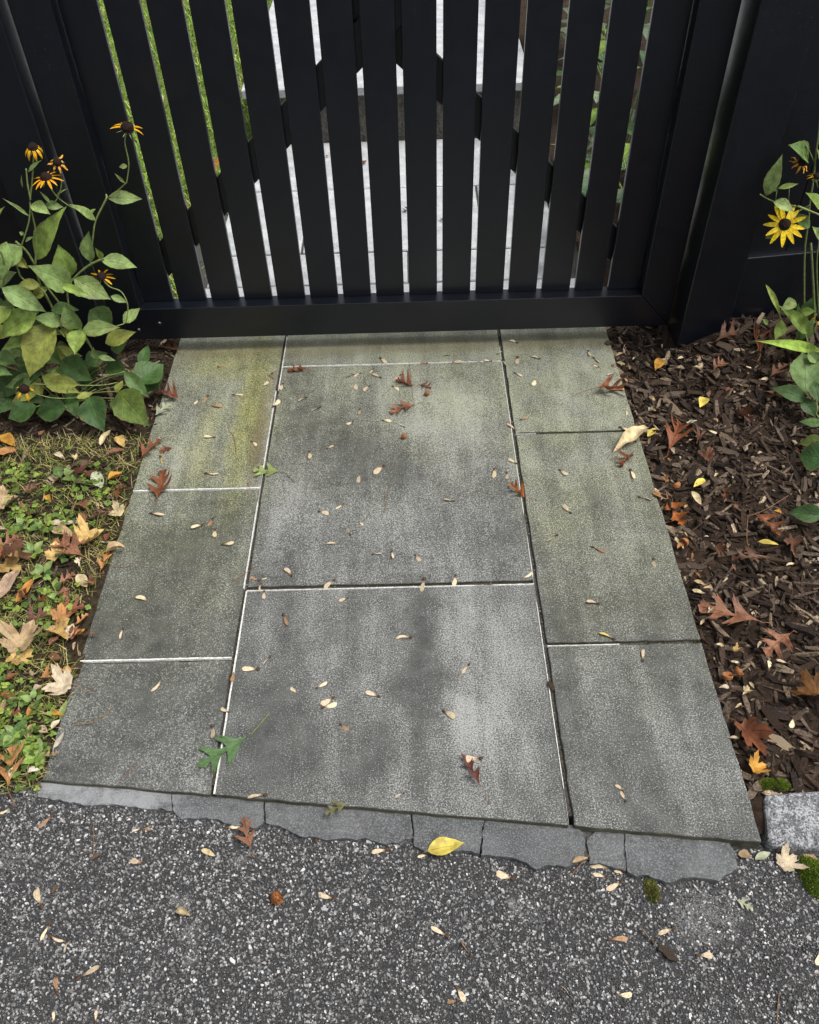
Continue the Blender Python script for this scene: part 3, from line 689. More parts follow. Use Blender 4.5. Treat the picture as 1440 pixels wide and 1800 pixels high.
def mat_bluestone():
    t = NT('bluestone', .72, .35)
    p = t.pos()
    X = t.xyz(p)
    wob = t.noise(p, 6, 5, .65, 0, True)
    W = t.xyz(wob)
    wx = t.add(X[0], t.ramp(W[0], 0, 1, -.12, .12, False))
    wy = t.add(X[1], t.ramp(W[1], 0, 1, -.14, .14, False))
    patch = t.noise(p, 5.0, 6, .68, .4)
    streak = t.noise(t.scale(p, (17, 2.4, 1), (3.1, 0, 0)), 1.0, 5, .7, .3)
    # weathering marks with a shape of their own
    dark = t.math('MAXIMUM', t.blob(wx, wy, -.06, -.47, .19, .15), t.blob(wx, wy, -.20, -.36, .13, .22))
    dark = t.math('MAXIMUM', dark, t.blob(wx, wy, .05, -1.10, .035, .34))
    dark = t.math('MAXIMUM', dark, t.mul(t.blob(wx, wy, -.06, -1.14, .05, .3), .8))
    dark = t.math('MAXIMUM', dark, t.mul(t.blob(wx, wy, -.22, -1.2, .11, .24), .85))
    dark = t.math('MAXIMUM', dark, t.mul(t.blob(wx, wy, -.46, -.85, .16, .40), .7))
    lite = t.math('MAXIMUM', t.blob(wx, wy, .14, -.30, .16, .17), t.mul(t.blob(wx, wy, .17, -1.18, .09, .30), .9))
    lite = t.math('MAXIMUM', lite, t.blob(wx, wy, -.26, -.27, .022, .05))
    lite = t.math('MAXIMUM', lite, t.mul(t.blob(wx, wy, -.2, -.62, .10, .10), .7))
    f1 = t.noise(p, 360, 4, .72, .4)
    s = t.add(f1, t.mul(t.math('SUBTRACT', t.add(t.mul(patch, .5), t.mul(streak, .5)), .5), .52))
    s = t.add(s, t.math('SUBTRACT', t.mul(lite, .075), t.mul(dark, .068)))
    # the front row is darker, the far row paler under its green film
    s = t.add(s, t.ramp(X[1], -1.15, -.15, -.014, .048))
    s = t.add(s, t.mul(t.mul(t.ramp(t.math('ABSOLUTE', X[0]), .29, .32), t.ramp(X[1], -.9, -1.06)), -.030))
    s = t.add(s, t.ramp(t.info('Random'), 0, 1, -.022, .022, False))
    fl = t.ramp(s, .45, .68)
    base = t.mix(t.ramp(t.noise(p, 21, 5, .65), .3, .7), (.040, .042, .040), (.080, .083, .079))
    base = t.mix(fl, base, (.325, .335, .322))
    f2 = t.noise(p, 620, 2, .6)
    base = t.mix(t.mul(t.mul(t.ramp(f2, .57, .70), t.ramp(s, .40, .56, .3, 1.0)), .62), base, (.54, .55, .53))
    base = t.mix(t.mul(t.ramp(f2, .46, .33), .7), base, (.034, .035, .033))
    # green algae towards the gate
    side = t.ramp(t.math('ABSOLUTE', X[0]), .26, .34, 0, .55)
    al = t.mul(t.ramp(t.add(X[1], side), -.85, -.05), t.ramp(t.noise(p, 9, 4), .2, .75, .45, 1))
    base = t.mix(t.mul(al, .8), base, t.mix(1.0, base, (1.06, 1.08, .72), 'MULTIPLY'))
    nx = t.add(X[0], t.ramp(W[2], 0, 1, -.035, .035, False))
    ny = t.add(X[1], t.ramp(W[2], 0, 1, -.05, .05, False))
    band = t.blob(nx, ny, -.372, -.26, .045, .42)
    band = t.math('MAXIMUM', band, t.mul(t.blob(nx, ny, -.43, -.06, .20, .10), .7))
    band = t.math('MAXIMUM', band, t.mul(t.blob(nx, ny, -.47, -.42, .05, .22), .45))
    band = t.mul(band, t.ramp(X[0], -.302, -.308))
    base = t.mix(t.mul(band, .8), base, t.mix(1.0, base, (1.10, 1.07, .50), 'MULTIPLY'))
    brown = t.mul(t.mul(t.blob(nx, ny, -.335, -.36, .022, .22), .45), t.ramp(X[0], -.302, -.308))
    base = t.mix(brown, base, (.13, .085, .03))
    rail_band = t.mul(t.ramp(ny, -.055, -.012), t.ramp(ny, .055, .015))  # olive-brown band across the slabs along the gate rail
    base = t.mix(t.mul(rail_band, .45), base, (.115, .092, .032))
    # sawn edges: algae grime, plus the shade below the slab lip painted in
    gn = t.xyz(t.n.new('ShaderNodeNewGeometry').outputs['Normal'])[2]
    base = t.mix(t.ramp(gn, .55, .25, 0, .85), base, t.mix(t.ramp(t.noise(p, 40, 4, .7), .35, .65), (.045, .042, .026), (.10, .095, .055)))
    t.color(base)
    t.rough(t.ramp(f1, .3, .7, .62, .82))
    t.bump(t.add(f1, t.mul(t.noise(p, 38, 5, .65), 1.6)), .6, .0028)
    return t.m


def mat_backstone():
    t = NT('glare_paving', .55, .5)
    p = t.pos()
    n = t.noise(p, 14, 6, .7)
    f = t.noise(p, 130, 5, .75)
    c = t.mix(t.ramp(n, .3, .7), (.30, .32, .34), (.50, .51, .52))  # sky reflection on the stone put into a lighter base colour
    c = t.mix(t.mul(t.ramp(f, .52, .68), .6), c, (.22, .23, .24))
    t.color(c)
    t.bump(f, .3, .001)
    return t.m


def mat_edging():
    t = NT('split_bluestone', .75, .35)
    p = t.pos()
    X = t.xyz(p)
    n = t.noise(p, 12, 5, .6)
    f = t.noise(p, 420, 4, .7)
    c = t.mix(t.ramp(n, .3, .7), (.055, .060, .062), (.105, .111, .114))
    c = t.mix(t.mul(t.ramp(f, .47, .64), .75), c, (.235, .243, .25))
    c = t.mix(t.mul(t.ramp(t.noise(p, 42, 5, .7), .50, .68), .55), c, (.040, .040, .040))
    lime = t.mul(t.ramp(X[0], -.30, -.42), t.ramp(t.noise(p, 22, 6, .7), .36, .6))
    c = t.mix(t.mul(lime, .6), c, (.33, .34, .35))
    lay = t.ramp(t.math('ABSOLUTE', t.math('SUBTRACT', t.noise(t.scale(p, (2, 30, 1)), 1, 4), .53)), .012, 0)
    c = t.mix(t.mul(lay, .35), c, (.07, .05, .05))
    t.color(c)
    t.bump(t.add(t.mul(f, .6), t.noise(p, 55, 6, .7)), .8, .004)
    return t.m


def mat_mortar(name, c0, c1, sc=220):
    t = NT(name, .9, .2)
    p = t.pos()
    f = t.noise(p, sc, 5, .7)
    t.color(t.mix(t.ramp(f, .35, .65), c0, c1))
    t.bump(f, .6, .002)
    return t.m


def mat_asphalt():
    t = NT('asphalt', .85, .3)
    p = t.pos()
    X = t.xyz(p)
    v = t.voro(p, 240, 'F1', 'Color')
    vd = t.voro(p, 240, 'F1', 'Distance')
    vx = t.xyz(v)
    stone = t.mul(t.ramp(vx[0], .42, .60), t.ramp(vd, .50, .28))
    fine = t.noise(p, 600, 4, .75)
    c = t.mix(t.ramp(fine, .4, .66), (.022, .022, .023), (.080, .081, .084))
    c = t.mix(t.mul(stone, .8), c, t.mix(vx[1], (.045, .046, .049), (.19, .195, .20)))
    # dried mortar residue
    wob = t.noise(p, 60, 5, .7)
    wx = t.add(X[0], t.ramp(wob, 0, 1, -.03, .03, False))
    wy = t.add(X[1], t.ramp(t.noise(p, 47, 5, .7), 0, 1, -.03, .03, False))
    res = None
    for (px, py, _), (rx, ry) in zip(SMALL['patches'], [(.028, .022), (.02, .012), (.016, .02), (.012, .02), (.07, .05), (.02, .012), (.025, .02)]):
        b = t.blob(wx, wy, px, py, rx, ry)
        res = b if res is None else t.math('MAXIMUM', res, b)
    res = t.mul(t.ramp(res, .05, .75), t.ramp(t.add(t.noise(p, 480, 4, .75), t.mul(t.math('SUBTRACT', t.noise(p, 60, 4, .7), .5), .5)), .44, .60))
    c = t.mix(t.mul(res, .75), c, (.27, .27, .27))
    t.color(c)
    t.bump(t.add(t.mul(fine, .8), t.mul(t.ramp(vd, 0, .5, 1, 0), .9)), .9, .004)
    return t.m


def mat_vcol(name, rough=.8, spec=.25, sc=300, amt=.5, bump=.0015, trans=0.0, stretch=(1, 1, 1)):
    t = NT(name, rough, spec)
    p = t.scale(t.obj(), stretch)
    f = t.noise(p, sc, 4, .65)
    t.color(t.mix(1.0, t.attr(), t.mix(t.ramp(f, .3, .7), (1 - amt,) * 3, (1 + amt,) * 3), 'MULTIPLY'))
    if bump: t.bump(f, .6, bump)
    if trans:
        translucent(t, t.attr(), trans)
    return t.m


def translucent(t, col, k):
    out = t.n['Material Output']
    tr = t.n.new('ShaderNodeBsdfTranslucent')
    t.l.new(col, tr.inputs['Color'])
    mx = t.n.new('ShaderNodeMixShader')
    mx.inputs[0].default_value = k
    t.l.new(t.b.outputs[0], mx.inputs[1])
    t.l.new(tr.outputs[0], mx.inputs[2])
    t.l.new(mx.outputs[0], out.inputs['Surface'])


def mat_chip():
    t = NT('bark_chip', .85, .2)
    p = t.scale(t.obj(), (1, 9, 5))
    f = t.noise(p, 60, 5, .65)
    c = t.info('Color')
    t.color(t.mix(1.0, c, t.mix(t.ramp(f, .3, .7), (.45, .43, .4), (1.5, 1.5, 1.5)), 'MULTIPLY'))
    t.bump(f, .8, .002)
    return t.m


def mat_leaf(name, rough=.55, vein=(1.35, 1.3, 1.2), spots=.5, trans=.18, spec=.35, nv=9.0, edge=0.0):
    t = NT(name, rough, spec)
    u = t.uv()
    U = t.xyz(u)
    o = t.obj()
    au = t.math('ABSOLUTE', U[0])
    c = t.info('Color')
    r4 = t.mul(t.info('Random'), 40.0)
    cmb = t.n.new('ShaderNodeCombineXYZ')
    for i in range(3): t.l.new(r4, cmb.inputs[i])
    va = t.n.new('ShaderNodeVectorMath')
    va.operation = 'ADD'
    t.l.new(o, va.inputs[0])
    t.l.new(cmb.outputs[0], va.inputs[1])
    q = va.outputs[0]
    n = t.noise(q, 45, 5, .65)
    c = t.mix(1.0, c, t.mix(t.ramp(n, .3, .7), (.62, .58, .55), (1.3, 1.3, 1.3)), 'MULTIPLY')
    mid = t.ramp(au, .05, .0)
    sec = t.math('SINE', t.mul(t.math('SUBTRACT', U[1], t.mul(au, .38)), 2 * math.pi * nv))
    sv = t.mul(t.ramp(sec, .86, 1.0), .5)
    vn = t.math('MAXIMUM', mid, sv)
    c = t.mix(vn, c, t.mix(1.0, c, vein, 'MULTIPLY'))
    if edge:
        eb = t.mul(t.ramp(au, .72, 1.0), t.ramp(t.noise(q, 38, 4, .7), .48, .62))
        c = t.mix(t.mul(eb, edge), c, (.16, .10, .04))
        ho = t.ramp(t.noise(q, 75, 3, .6), .67, .71)
        c = t.mix(t.mul(ho, edge), c, (.12, .085, .03))
    if spots:
        sp = t.ramp(t.noise(q, 260, 3, .6), .66, .74)
        c = t.mix(t.mul(sp, spots), c, (.05, .028, .012))
    t.color(c)
    t.bump(t.add(t.mul(vn, -1.0), t.mul(n, .6)), .8, .0022)
    if trans: translucent(t, c, trans)
    return t.m


def mat_black():
    t = NT('black_paint', .3, .6)
    p = t.pos()
    n = t.noise(p, 3.5, 4, .6)
    dust = t.mul(t.ramp(t.noise(p, 360, 2, .5), .68, .76), t.ramp(t.noise(p, 6, 3), .42, .62))
    c = t.mix(t.ramp(n, .3, .7), (.0030, .0044, .0084), (.0044, .0062, .0110))
    c = t.mix(t.mul(dust, .4), c, (.22, .22, .22))
    smear = t.mul(t.ramp(t.noise(t.scale(p, (90, 90, 14)), 1, 4, .7), .6, .8), .035)
    c = t.mix(smear, c, (.2, .2, .2))
    t.color(c)
    t.rough(t.ramp(t.noise(p, 24, 5, .65), .3, .7, .29, .36))
    t.bump(t.noise(t.scale(p, (120, 120, 18)), 1, 4, .6), .05, .001)
    return t.m


def mat_granite():
    t = NT('granite', .6, .4)
    p = t.pos()
    a = t.noise(p, 210, 5, .75, .5)
    b = t.voro(p, 420, 'F1', 'Color')
    c = t.mix(t.ramp(t.add(a, t.mul(t.math('SUBTRACT', t.noise(p, 45, 4), .5), .5)), .40, .62), (.12, .125, .135), (.46, .47, .49))
    c = t.mix(t.mul(t.ramp(t.xyz(b)[0], .75, .9), .8), c, (.04, .042, .05))
    t.color(c)
    t.bump(t.add(a, t.noise(p, 30, 4)), .9, .006)
    return t.m


def mat_soil(name, c0, c1):
    t = NT(name, .95, .15)
    p = t.pos()
    a = t.noise(p, 70, 6, .75)
    t.color(t.mix(t.ramp(a, .3, .7), c0, c1))
    t.bump(a, 1.0, .012)
    return t.m


def mat_plain(name, c0, c1, rough=.6, sc=90, spec=.3, bump=.001, trans=0):
    t = NT(name, rough, spec)
    f = t.noise(t.obj(), sc, 4, .6)
    c = t.mix(t.ramp(f, .3, .7), c0, c1)
    t.color(c)
    if bump: t.bump(f, .6, bump)
    if trans: translucent(t, c, trans)
    return t.m


def mat_tint(name, rough=.6, lo=.65, hi=1.3, sc=160, trans=0.0):
    t = NT(name, rough, .3)
    f = t.noise(t.scale(t.obj(), (1, .35, 1)), sc, 4, .6)
    c = t.mix(1.0, t.info('Color'), t.mix(t.ramp(f, .3, .7), (lo,) * 3, (hi,) * 3), 'MULTIPLY')
    t.color(c)
    t.bump(f, .5, .001)
    if trans: translucent(t, c, trans)
    return t.m


def mat_wing():
    t = NT('seed_wing', .6, .3)
    o = t.obj()
    X = t.xyz(o)
    f = t.noise(t.scale(o, (2.5, 14, 1)), 3.0, 4, .6)
    c = t.mix(1.0, t.info('Color'), t.mix(t.ramp(f, .3, .7), (.66, .62, .55), (1.22, 1.22, 1.22)), 'MULTIPLY')
    c = t.mix(t.ramp(X[0], .44, .12), c, (.12, .06, .03))
    c = t.mix(t.mul(t.ramp(t.noise(o, 9, 3), .62, .72), .5), c, (.14, .08, .04))
    t.color(c)
    t.bump(f, .6, .0006)
    translucent(t, c, .15)
    return t.m


M_STONE = mat_bluestone()
M_BACK = mat_backstone()
M_EDGE = mat_edging()
M_JOINT = mat_mortar('joint_mortar', (.035, .034, .032), (.085, .083, .078))
M_LIME = mat_mortar('lime_mortar', (.40, .40, .38), (.76, .76, .72))
M_ASPH = mat_asphalt()
M_AGG = mat_vcol('aggregate', .7, .4, 500, .35, .0008)
M_CHIP = mat_chip()
M_CHIPS = mat_vcol('bark_mulch', .88, .2, 220, .55, .0015)
M_DRY = mat_leaf('dry_leaf', .55, (1.25, 1.15, 1.05), .55, .16)
M_GREEN = mat_leaf('green_leaf', .52, (1.75, 1.6, 1.5), .14, .22, .32, 6.0, .7)
M_BLACK = mat_black()
M_GRAN = mat_granite()
M_SOIL = mat_soil('soil', (.016, .011, .008), (.055, .036, .024))
M_LAWN = mat_soil('lawn_soil', (.02, .016, .01), (.07, .05, .03))
M_GRASS = mat_vcol('grass', .6, .3, 120, .3, 0, .25)
M_STEM = mat_plain('stem', (.12, .17, .05), (.22, .27, .09), .55, 120)
M_STALK = mat_plain('dry_stalk', (.12, .06, .03), (.25, .15, .08), .7, 200)
M_PETAL = mat_tint('petal', .5, .7, 1.2, 220, .2)
M_DISC = mat_plain('flower_disc', (.006, .004, .004), (.03, .016, .012), .85, 700, .2, .002)
M_SEED = mat_plain('seed_brown', (.03, .017, .010), (.10, .055, .03), .6, 300)
M_WING = mat_wing()
M_CAP = mat_plain('acorn_cap', (.16, .055, .02), (.36, .15, .05), .6, 300, .3, .002)
M_MOSS = mat_vcol('moss', .8, .2, 300, .4, 0, .15)
M_BLAWN = mat_soil('back_lawn_turf', (.05, .09, .015), (.16, .22, .05))
M_STEP = mat_soil('step_riser', (.07, .065, .055), (.2, .19, .165))
M_GROUND = mat_soil('far_ground', (.05, .055, .03), (.10, .10, .06))
M_METAL = mat_plain('bolt_metal', (.006, .006, .007), (.012, .012, .014), .45, 80, .6, 0)

# ------------------------------------------------------------------ the setting
rng = random.Random(7)


def grid(name, x0, x1, y0, y1, nx, ny, h, mat, keep=None):
    V, F = [], []
    for j in range(ny + 1):
        for i in range(nx + 1):
            x = x0 + (x1 - x0) * i / nx
            y = y0 + (y1 - y0) * j / ny
            V.append((x, y, h(x, y)))
    for j in range(ny):
        for i in range(nx):
            a = j * (nx + 1) + i
            F.append((a, a + 1, a + nx + 2, a + nx + 1))
    return mk(name, V, F, mat, smooth=True)


g = mk('ground', [(-300, -300, -.2), (300, -300, -.2), (300, 300, -.2), (-300, 300, -.2)], [(0, 1, 2, 3)], M_GROUND)
tag(g, 'wide ground under and around the whole place', 'ground', kind='structure')

# asphalt: a sheet whose far edge follows the slabs' skewed front
NXA, NYA = 90, 60
V, F = [], []
for j in range(NYA + 1):
    for i in range(NXA + 1):
        u = i / NXA * 2 - 1
        x = 8 * (0.16 * u + .84 * u ** 3)
        v = (j / NYA)
        yb = SLAB_FRONT(max(-.75, min(.75, x))) + .03
        y = yb - 9 * (v * .08 + .92 * v ** 3)
        hz = h_asphalt(x) + .0025 * (mnoise.noise((x * 9, y * 9, 0)) + .6 * mnoise.noise((x * 25, y * 25, 3)))
        if v < .02: hz -= .02
        V.append((x, y, hz))
for j in range(NYA):
    for i in range(NXA):
        a = j * (NXA + 1) + i
        F.append((a, a + 1, a + NXA + 2, a + NXA + 1))
asphalt = mk('asphalt', V, F, M_ASPH, smooth=True)
tag(asphalt, 'dark asphalt drive with pale stone flecks along the bottom', 'asphalt', kind='structure')

# aggregate stones
nr = np.random.RandomState(4)
V, F, C = [], [], []
NA = 70000
for i in range(NA):
    x = nr.uniform(-.86, .92)
    y = nr.uniform(-1.80, -1.27)
    if y > SLAB_FRONT(x) - .004 or any(in_poly(x, y, p) for p in EDGING): continue
    big = nr.rand()
    s = .0010 + .0018 * nr.rand() ** 2.0 + (.0020 * nr.rand() if big > .95 else 0)
    e = 1 + 1.1 * nr.rand() ** 2
    th = nr.uniform(0, 6.283)
    z = h_asphalt(x) + .0025 * (mnoise.noise((x * 9, y * 9, 0)) + .6 * mnoise.noise((x * 25, y * 25, 3)))
    n0 = len(V)
    k = 5
    ph = nr.uniform(0, 6.28)
    rad = [s * (.65 + .6 * nr.rand()) for _ in range(k)]
    tz = .0006 + .0014 * nr.rand()
    for q in range(k):
        a = ph + 6.283 * q / k
        px, py = rad[q] * e * math.cos(a), rad[q] * math.sin(a)
        V.append((x + px * math.cos(th) - py * math.sin(th), y + px * math.sin(th) + py * math.cos(th), z - .0012))
    for q in range(k):
        a = ph + 6.283 * q / k
        px, py = .72 * rad[q] * e * math.cos(a), .72 * rad[q] * math.sin(a)
        V.append((x + px * math.cos(th) - py * math.sin(th), y + px * math.sin(th) + py * math.cos(th), z + tz + .0005 * nr.randn()))
    F.append(tuple(n0 + k + q for q in range(k)))
    for q in range(k):
        F.append((n0 + q, n0 + (q + 1) % k, n0 + k + (q + 1) % k, n0 + k + q))
    b = nr.choice([.035, .075, .135, .24, .42], p=[.12, .22, .30, .26, .10]) * nr.uniform(.75, 1.25)
    wv = nr.uniform(-.05, .07)
    C += [(b * (1 + wv), b, b * (1 - wv * .8))] * (2 * k)
agg = mk('aggregate', V, F, M_AGG, asphalt, cols=C)
agg['kind'] = 'stuff'


# left bed and right mulch ground
def h_left(x, y):
    return -.004 + .007 * mnoise.noise((x * 14, y * 14, 2)) + .004 * mnoise.noise((x * 40, y * 40, 5)) - .012 * ss((-1.26 - y) / .1)


def h_right(x, y):
    return h_mulch(x, y) - .006 + .006 * mnoise.noise((x * 16, y * 16, 1)) + .004 * mnoise.noise((x * 45, y * 45, 4))


left_bed = grid('lawn_strip', -2.2, -.602, -1.286, .25, 110, 110, h_left, M_LAWN)
tag(left_bed, 'weedy lawn strip with soil and bark left of the slabs', 'lawn', kind='structure')
mulch_bed = grid('mulch_bed', .602, 2.2, -1.40, .25, 110, 110, h_right, M_SOIL)
tag(mulch_bed, 'dark bark mulch bed right of the slabs', 'mulch bed', kind='structure')

# bluestone path: bed + nine slabs + lime lines
bed = from_bm('bluestone_path', prism_bm([(-.598, SLAB_FRONT(-.598) + .02), (.598, SLAB_FRONT(.598) + .02), (.598, .088), (-.598, .088)], -.12, -.007, 'z', 0), M_JOINT)
tag(bed, 'bluestone slab path leading from asphalt to the black gate', 'path', kind='structure')
XL, XA, XB, XC, XD, XR = -.611, -.3095, -.3015, .3005, .3095, .611


def slab(x0, x1, y0, y1, front=False, dz=0.0, tone=''):
    a, b = (SLAB_FRONT(x0), SLAB_FRONT(x1)) if front else (y0, y0)
    n = 22
    poly = []
    jit = lambda: rng.uniform(-.0011, .0011)
    for i in range(n): poly.append((x0 + (x1 - x0) * i / n, a + (b - a) * i / n + jit()))
    for i in range(n): poly.append((x1 + jit(), b + (y1 - b) * i / n))
    for i in range(n): poly.append((x1 + (x0 - x1) * i / n, y1 + jit()))
    for i in range(n): poly.append((x0 + jit(), y1 + (a - y1) * i / n))
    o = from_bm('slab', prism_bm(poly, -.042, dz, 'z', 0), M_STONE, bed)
    bv = o.modifiers.new('bevel', 'BEVEL')
    bv.width = .0022
    bv.segments = 2
    bv.limit_method = 'ANGLE'
    bv.angle_limit = R(50)
    return o


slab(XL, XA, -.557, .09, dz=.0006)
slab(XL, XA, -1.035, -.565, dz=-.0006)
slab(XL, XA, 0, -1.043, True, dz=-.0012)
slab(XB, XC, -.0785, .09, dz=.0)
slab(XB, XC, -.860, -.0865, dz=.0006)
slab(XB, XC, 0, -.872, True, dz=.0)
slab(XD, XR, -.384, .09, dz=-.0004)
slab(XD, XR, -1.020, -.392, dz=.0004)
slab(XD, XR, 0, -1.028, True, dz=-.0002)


def lime(x0, y0, x1, y1, w, seed, fill=1.0):
    r = random.Random(seed)
    L = math.hypot(x1 - x0, y1 - y0)
    n = max(4, int(L / .006))
    dx, dy = (x1 - x0) / L, (y1 - y0) / L
    V, F = [], []
    for i in range(n + 1):
        t = i / n
        k = .5 + .5 * mnoise.noise((t * L * 22, seed * 3.3, 0)) + r.uniform(-.18, .18)
        a = w * (.55 + .45 * k)
        b = w * (.5 + .5 * (.5 + .5 * mnoise.noise((t * L * 30, seed * 3.3 + 9, 0))))
        if mnoise.noise((t * L * 9, seed * 1.7, 4)) < -.38 * fill: a *= .25; b *= .25
        cx, cy = x0 + dx * t * L, y0 + dy * t * L
        z = .0012
        V += [(cx - dy * a * .5, cy + dx * a * .5, -.004), (cx - dy * a * .34, cy + dx * a * .34, z + r.uniform(-.0003, .0005)),
              (cx + dy * b * .34, cy - dx * b * .34, z + r.uniform(-.0003, .0005)), (cx + dy * b * .5, cy - dx * b * .5, -.004)]
    for i in range(n):
        a = i * 4
        for q in range(3): F.append((a + q, a + q + 1, a + 5 + q, a + 4 + q))
    mk('mortar_line', V, F, M_LIME, bed)


lime(-.3022, .06, -.3022, -.19, .0042, 1)
lime(-.3088, -.19, -.3088, -.865, .0036, 2)
lime(-.3018, -.872, -.3018, -1.32, .0052, 3)
lime(XL + .002, -.5605, XA, -.5605, .0062, 4)
lime(XL + .002, -1.0385, XA, -1.0385, .0062, 5)
lime(XB, -.0832, XC, -.0832, .0052, 6)
lime(XB, -.8715, XC, -.8715, .0038, 7)
lime(.3005, -.02, .3005, -1.385, .0026, 8)
lime(XD, -1.0278, .45, -1.0278, .0032, 9)
lime(XD, -.3908, .36, -.3908, .0018, 10)

# grit, bark crumbs and moss specks caught in the joints
rj = random.Random(77)
V, F, C = [], [], []
JOINTS = [(-.3055, .06, -.3055, -1.31), (.305, .06, .305, -1.38), (XB, -.866, XC, -.866), (XB, -.0825, XC, -.0825), (XD, -.388, XR, -.388), (XD, -1.024, XR, -1.024), (XL, -.561, XA, -.561), (XL, -1.039, XA, -1.039)]
JL = [math.hypot(j[2] - j[0], j[3] - j[1]) for j in JOINTS]
for _ in range(2600):
    j = rj.choices(JOINTS, JL)[0]
    t = rj.random()
    x = j[0] + (j[2] - j[0]) * t + rj.gauss(0, .0022)
    y = j[1] + (j[3] - j[1]) * t + rj.gauss(0, .0022)
    if mnoise.noise((x * 14, y * 14, 2)) < rj.uniform(-.5, .35): continue
    s = rj.uniform(.0006, .0022)
    z = -.0045 + rj.uniform(-.001, .002)
    n0 = len(V)
    a = rj.uniform(0, 6.28)
    for q in range(3):
        V.append((x + s * rj.uniform(.7, 1.6) * math.cos(a + 2.09 * q), y + s * rj.uniform(.7, 1.6) * math.sin(a + 2.09 * q), z - .001))
    V.append((x, y, z + s * 1.1))
    F += [(n0, n0 + 1, n0 + 3), (n0 + 1, n0 + 2, n0 + 3), (n0 + 2, n0, n0 + 3)]
    C += [rj.choice([(.05, .035, .022), (.10, .075, .05), (.16, .13, .09), (.03, .026, .02), (.07, .09, .02), (.28, .25, .2)])] * 4
jd = mk('joint_grit', V, F, M_AGG, bed, cols=C)
jd['kind'] = 'stuff'

# split edging stones under the slabs' front edge
edging = from_bm('edging_bed', prism_bm([(-.615, -1.285), (.55, -1.412), (.55, -1.452), (.30, -1.436), (.10, -1.414), (-.10, -1.386), (-.25, -1.362), (-.40, -1.328), (-.615, -1.303)], -.12, -.0195, 'z', 0), M_JOINT)
tag(edging, 'broken bluestone edging strip between slabs and asphalt', 'edging', kind='structure')
for i, poly in enumerate(EDGING):
    # subdivide and roughen the broken lower edge
    pts = []
    n = len(poly)
    for k in range(n):
        a, b = Vector(poly[k]), Vector(poly[(k + 1) % n])
        m = max(1, int((b - a).length / .006))
        for q in range(m):
            p = a.lerp(b, q / m)
            if k != 0 and q:
                p += Vector((rng.uniform(-1, 1), rng.uniform(-1, 1))) * .0012 + Vector((mnoise.noise((p.x * 60, p.y * 60, 1)), mnoise.noise((p.x * 60, p.y * 60, 8)))) * .0035 * min(1, 6 * (q / m) * (1 - q / m))
            pts.append((p.x, p.y))
    o = from_bm('edging_stone', prism_bm(pts, -.06, -.0112 - .0010 * (i % 3) - (.002 if i > 4 else 0), 'z', 0), M_EDGE, edging)
    bv = o.modifiers.new('bevel', 'BEVEL')
    bv.width = .0005
    bv.segments = 1
    bv.limit_method = 'ANGLE'
    bv.angle_limit = R(50)

# behind the gate: pale path, step, lawn
back = from_bm('back_path', box_bm(-.66, .60, .105, 1.42, -.13, -.010, 0), M_JOINT)
tag(back, 'pale stone path running behind the gate to a step', 'path', kind='structure')
ys = [.105, .345, .541, 1.002, 1.425]
for j in range(4):
    x0, x1 = (-.66, .59) if j == 0 else (-.585, .545)
    cuts = [x0, .05, x1] if j % 2 else [x0, -.3, .3, x1]
    for a, b in zip(cuts[:-1], cuts[1:]):
        from_bm('slab', box_bm(a + .004, b - .004, ys[j] + .004, ys[j + 1] - .004, -.05, -.002 + rng.uniform(-.001, .001), .003), M_BACK, back)
step = empty('stone_step', (0, 1.7, 0))
tag(step, 'stone step with pale tread behind the gate', 'step')
from_bm('riser', box_bm(-.545, .50, 1.432, 2.9, -.15, .178, .004), M_STEP, step)
for a, b in [(-.575, -.02), (-.014, .535)]:
    from_bm('tread', box_bm(a, b, 1.400, 2.15, .1785, .212, .004), M_BACK, step)
    from_bm('tread', box_bm(a, b, 2.156, 2.95, .1785, .212, .004), M_BACK, step)
bl = grid('back_lawn', -6, -.55, .12, 8, 60, 80, lambda x, y: -.03 + .012 * mnoise.noise((x * 3, y * 3, 0)), M_BLAWN)
tag(bl, 'green lawn behind the gate seen between the left slats', 'lawn', kind='structure')
bb = grid('back_bed', .52, 6, .12, 8, 50, 70, lambda x, y: -.02 + .015 * mnoise.noise((x * 5, y * 5, 0)), M_SOIL)
tag(bb, 'planted soil bed behind the gate at right', 'bed', kind='structure')
bc = grid('back_terrace', -.56, .53, 2.94, 8, 8, 20, lambda x, y: .2 + .002 * mnoise.noise((x * 5, y * 5, 0)), M_BACK)
tag(bc, 'pale terrace beyond the stone step', 'terrace', kind='structure')

# ------------------------------------------------------------------ gate
GY = 0.0
gate = empty('gate', (0, .03, .045))
tag(gate, 'black painted slatted gate with cross brace and mitred frame', 'gate')
FI, FO, ZB, ZI, ZT, ZTI = .676, .766, .045, .141, 1.555, 1.46
T = .052
from_bm('bottom_rail', prism_bm([(-FO, ZB), (FO, ZB), (FI, ZI), (-FI, ZI)], GY, GY + T, 'y', .0016, 2), M_BLACK, gate)
from_bm('top_rail', prism_bm([(-FO, ZT), (-FI, ZTI), (FI, ZTI), (FO, ZT)], GY, GY + T, 'y', .0016, 2), M_BLACK, gate)
e = .0006
from_bm('stile', prism_bm([(-FO, ZB + e * 2), (-FI - e, ZI + e), (-FI - e, ZTI - e), (-FO, ZT - e * 2)], GY + .0008, GY + T, 'y', .0025, 2), M_BLACK, gate)
from_bm('stile', prism_bm([(FO, ZB + e * 2), (FI + e, ZI + e), (FI + e, ZTI - e), (FO, ZT - e * 2)], GY + .0008, GY + T, 'y', .0025, 2), M_BLACK, gate)
PITCHX = .0900
